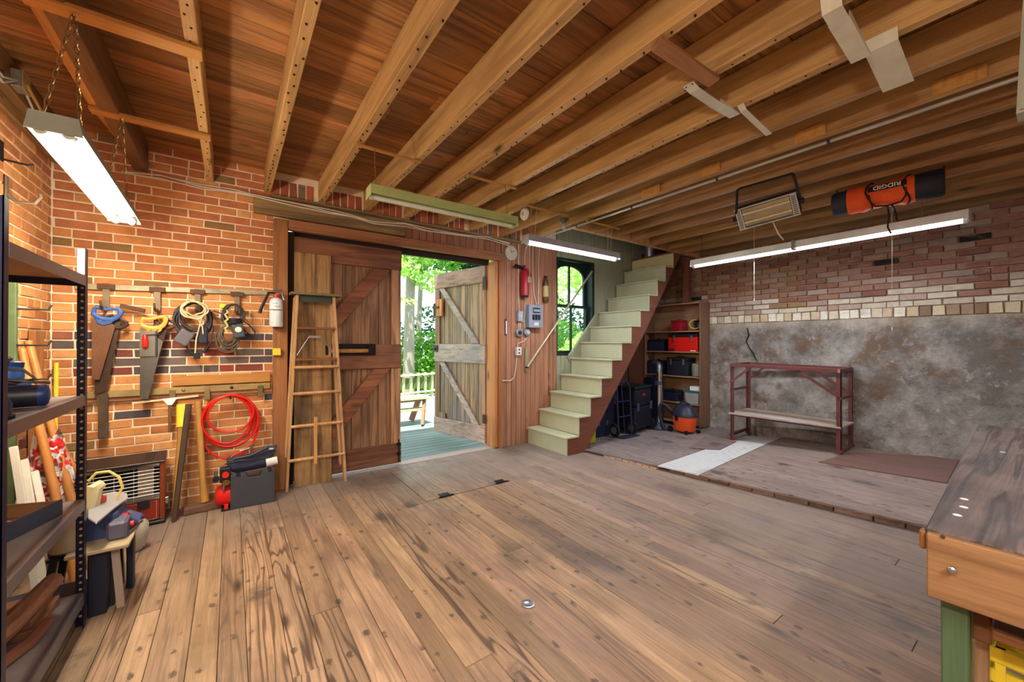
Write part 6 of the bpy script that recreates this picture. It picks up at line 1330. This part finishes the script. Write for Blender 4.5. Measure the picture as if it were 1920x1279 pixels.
rl = thing('deck_railing', 'low pale wooden railing along the far edge of the deck', 'railing', (4, 10.3, -.05))
RLM = wood('railing_wood', (206, 190, 150), (160, 146, 110), 0, rings=3, line=.2, var=.06, knots=.1)
pa = Vector((2.9, 9.6, -.05)); pb = Vector((5.6, 10.35, -.05)); dr = (pb-pa)
part('cap_rail', MB().beam(pa+Vector((0, 0, .60)), pb+Vector((0, 0, .60)), .14, .04, side=(0, 1, 0)), RLM, rl, bev=.004); part('bottom_rail', MB().beam(pa+Vector((0, 0, .14)), pb+Vector((0, 0, .14)), .09, .04, side=(0, 1, 0)), RLM, rl, bev=.004)
for i in range(13):
    p = pa+dr*(i/12); part('baluster', MB().box(p.x-.03, p.x+.03, p.y-.02, p.y+.02, -.055, .60), RLM, rl, bev=.003)
    if i < 12: q = p+dr/24; part('block', MB().box(q.x-.05, q.x+.05, q.y-.02, q.y+.02, .20, .48), plain((70, 92, 40), .7), rl)
bn_ = thing('deck_bench', 'low wooden bench with slanted legs on the sunny deck', 'bench', (3.0, 7.2, -.05))
z0 = -.057
pe = WZ(.42, 806, 745)
part('seat_plank', MB().box(pe.x-1.5, pe.x, pe.y-.05, pe.y+.15, .40, .44), RLM, bn_, bev=.004); part('seat_plank', MB().box(pe.x-1.5, pe.x, pe.y+.16, pe.y+.36, .40, .44), RLM, bn_, bev=.004)
part('lower_plank', MB().box(pe.x-1.55, pe.x-.06, pe.y-.02, pe.y+.16, .20, .24), RLM, bn_, bev=.004)
for xx in (pe.x-.08, pe.x-1.3): part('leg', MB().beam((xx-.10, pe.y-.10, z0+.02), (xx, pe.y+.05, .40), .05, .09), plain((150, 104, 76), .6), bn_); part('leg', MB().beam((xx-.10, pe.y+.42, z0+.02), (xx, pe.y+.28, .40), .05, .09), plain((150, 104, 76), .6), bn_)
part('rail', MB().box(pe.x-1.4, pe.x-.02, pe.y+.13, pe.y+.18, .345, .399), RLM, bn_)
LV = []
for nm, a, b in (('leaf_green', (120, 176, 62), (70, 124, 44)), ('leaf_light', (206, 232, 140), (140, 190, 80)), ('leaf_dark', (48, 92, 58), (30, 64, 44))):  # light leaf colour is brightened to paint in overexposed sunlight
    t = NT(nm); v = t.n('NewGeometry').outputs['Position']; c = t.mix(t.ramp(t.noise(v, 6, 3), .35, .65), L(a), L(b)); t.out(c, .6)
    tr_ = t.n('BsdfTranslucent'); t.link(c, tr_.inputs[0]); mx = t.n('MixShader', Fac=.45); t.link(t.b.outputs[0], mx.inputs[1]); t.link(tr_.outputs[0], mx.inputs[2]); t.link(mx.outputs[0], t.t.nodes['Material Output'].inputs[0]); LV.append(t.m)
def leaves(blobs, n, size, seed):
    r = random.Random(seed); m = MB(); tot = sum(b[3]*b[4]*b[5] for b in blobs)
    for (cx, cy, cz, rx, ry, rz) in blobs:
        for _ in range(int(n*rx*ry*rz/tot)):
            while True:
                p = Vector((r.uniform(-1, 1), r.uniform(-1, 1), r.uniform(-1, 1)))
                if .25 < p.length < 1: break
            c = Vector((cx+p.x*rx, cy+p.y*ry, cz+p.z*rz)); a = Vector((r.gauss(0, 1), r.gauss(0, 1), r.gauss(0, .6))).normalized(); b = a.cross(Vector((r.gauss(0, 1), r.gauss(0, 1), r.gauss(0, 1)))).normalized(); s = size*r.uniform(.6, 1.3)
            m.add([c-a*s, c+b*s*.5, c+a*s, c-b*s*.5], [(0, 1, 2, 3)])
    return m
BARK = wood('bark', (150, 142, 132), (96, 88, 80), 2, rings=3, line=.3, var=.05, knots=.4, bump=1.0)
def tree(lab, x, y, r, h, blobs, n, size, mt, seed, lean=0, nm='tree'):
    t = thing(nm, lab, 'tree', (x, y, -.3))
    if r: 
        part('trunk', MB().tube([(x, y, -.31), (x+lean*.3, y, h*.35), (x+lean*.5+.05, y, h*.7), (x+lean, y, h)], [r*1.25, r, r*.85, r*.5], 12), BARK, t, smooth=True)
        m = MB(); rr = random.Random(seed)
        for i in range(6):
            z = h*(.5+.09*i); a = rr.uniform(0, 6.28); m.tube([(x+lean*.5, y, z), (x+math.cos(a)*.7, y+math.sin(a)*.7, z+.5), (x+math.cos(a)*1.5, y+math.sin(a)*1.5, z+.8)], [r*.3, r*.2, r*.06], 6)
        part('branch', m, BARK, t, kind='stuff')
    part('foliage', leaves(blobs, n, size, seed), mt, t, kind='stuff'); return t
q = WY(11.6, 766, 600)
tree('pale-trunked tree beyond the deck railing, seen through the doorway', q.x, 11.6, .15, 6.5, [(q.x+.2, 11.8, 4.9, 1.3, 1.2, 1.1), (q.x-.4, 11.2, 3.6, .6, .5, .35), (q.x+.8, 11.4, 3.3, .8, .5, .35), (q.x-.3, 11, 2.6, .35, .3, .12)], 5200, .09, LV[1], 1, .1)
q = WY(14, 782, 600); tree('slender second trunk behind the pale tree', q.x, 14, .09, 7, [(q.x+.5, 14, 5.2, 1.8, 1.2, 1.3), (q.x-1.2, 14, 4.4, 1, 1, .8)], 4200, .10, LV[0], 2, .3)
tree('dark leafy tree above the open door leaf', 9.2, 15.5, .2, 7, [(9.2, 15.5, 5.6, 2.0, 1.4, 1.4), (8.0, 15.5, 5.2, 1.0, 1, .7)], 4200, .12, LV[2], 3)
tree('bright maple crowding the upper half of the window', 14.2, 12.0, .16, 6, [(11.4, 12.0, 4.3, 1.8, 1.1, .9), (13.4, 12.3, 4.6, 1.8, 1.1, 1.2), (10.2, 11.8, 3.2, .9, .8, .5)], 2600, .10, LV[1], 4)
def bush(lab, x, y, blobs, n, mt, seed, size=.08): return tree(lab, x, y, 0, 0, blobs, n, size, mt, seed, nm='shrub')
bush('green shrubs behind the deck railing', 4.6, 11.9, [(3.6, 12.2, .4, 1.0, .6, .8), (5.0, 12.2, .7, 1.1, .6, 1.1), (6.5, 12.4, .9, 1.2, .7, 1.4)], 6500, LV[0], 5)
bush('dark hedge far beyond the lawn', 7, 17, [(4, 17, 1.1, 2.6, .8, 2.0), (9, 17.2, 1.3, 3, .8, 2.2), (14.5, 17, 1.6, 3.4, .8, 2.6), (20, 16.5, 1.8, 3.4, .8, 2.8)], 12000, LV[2], 6, .13)
bush('bright green shrub outside the window', 9.6, 9.6, [(8.9, 9.8, .4, .9, .6, .8), (10.4, 10.0, .7, 1.3, .7, 1.1), (12, 10.6, .9, 1.3, .7, 1.3)], 6500, LV[1], 7)
bush('mid green shrub behind the bright one, outside the window', 11.5, 13.5, [(10.6, 13.6, 1.0, 1.4, .7, 1.0), (13, 14.2, 1.4, 1.6, .8, 1.2)], 3600, LV[0], 8)
bpy.context.view_layer.update()
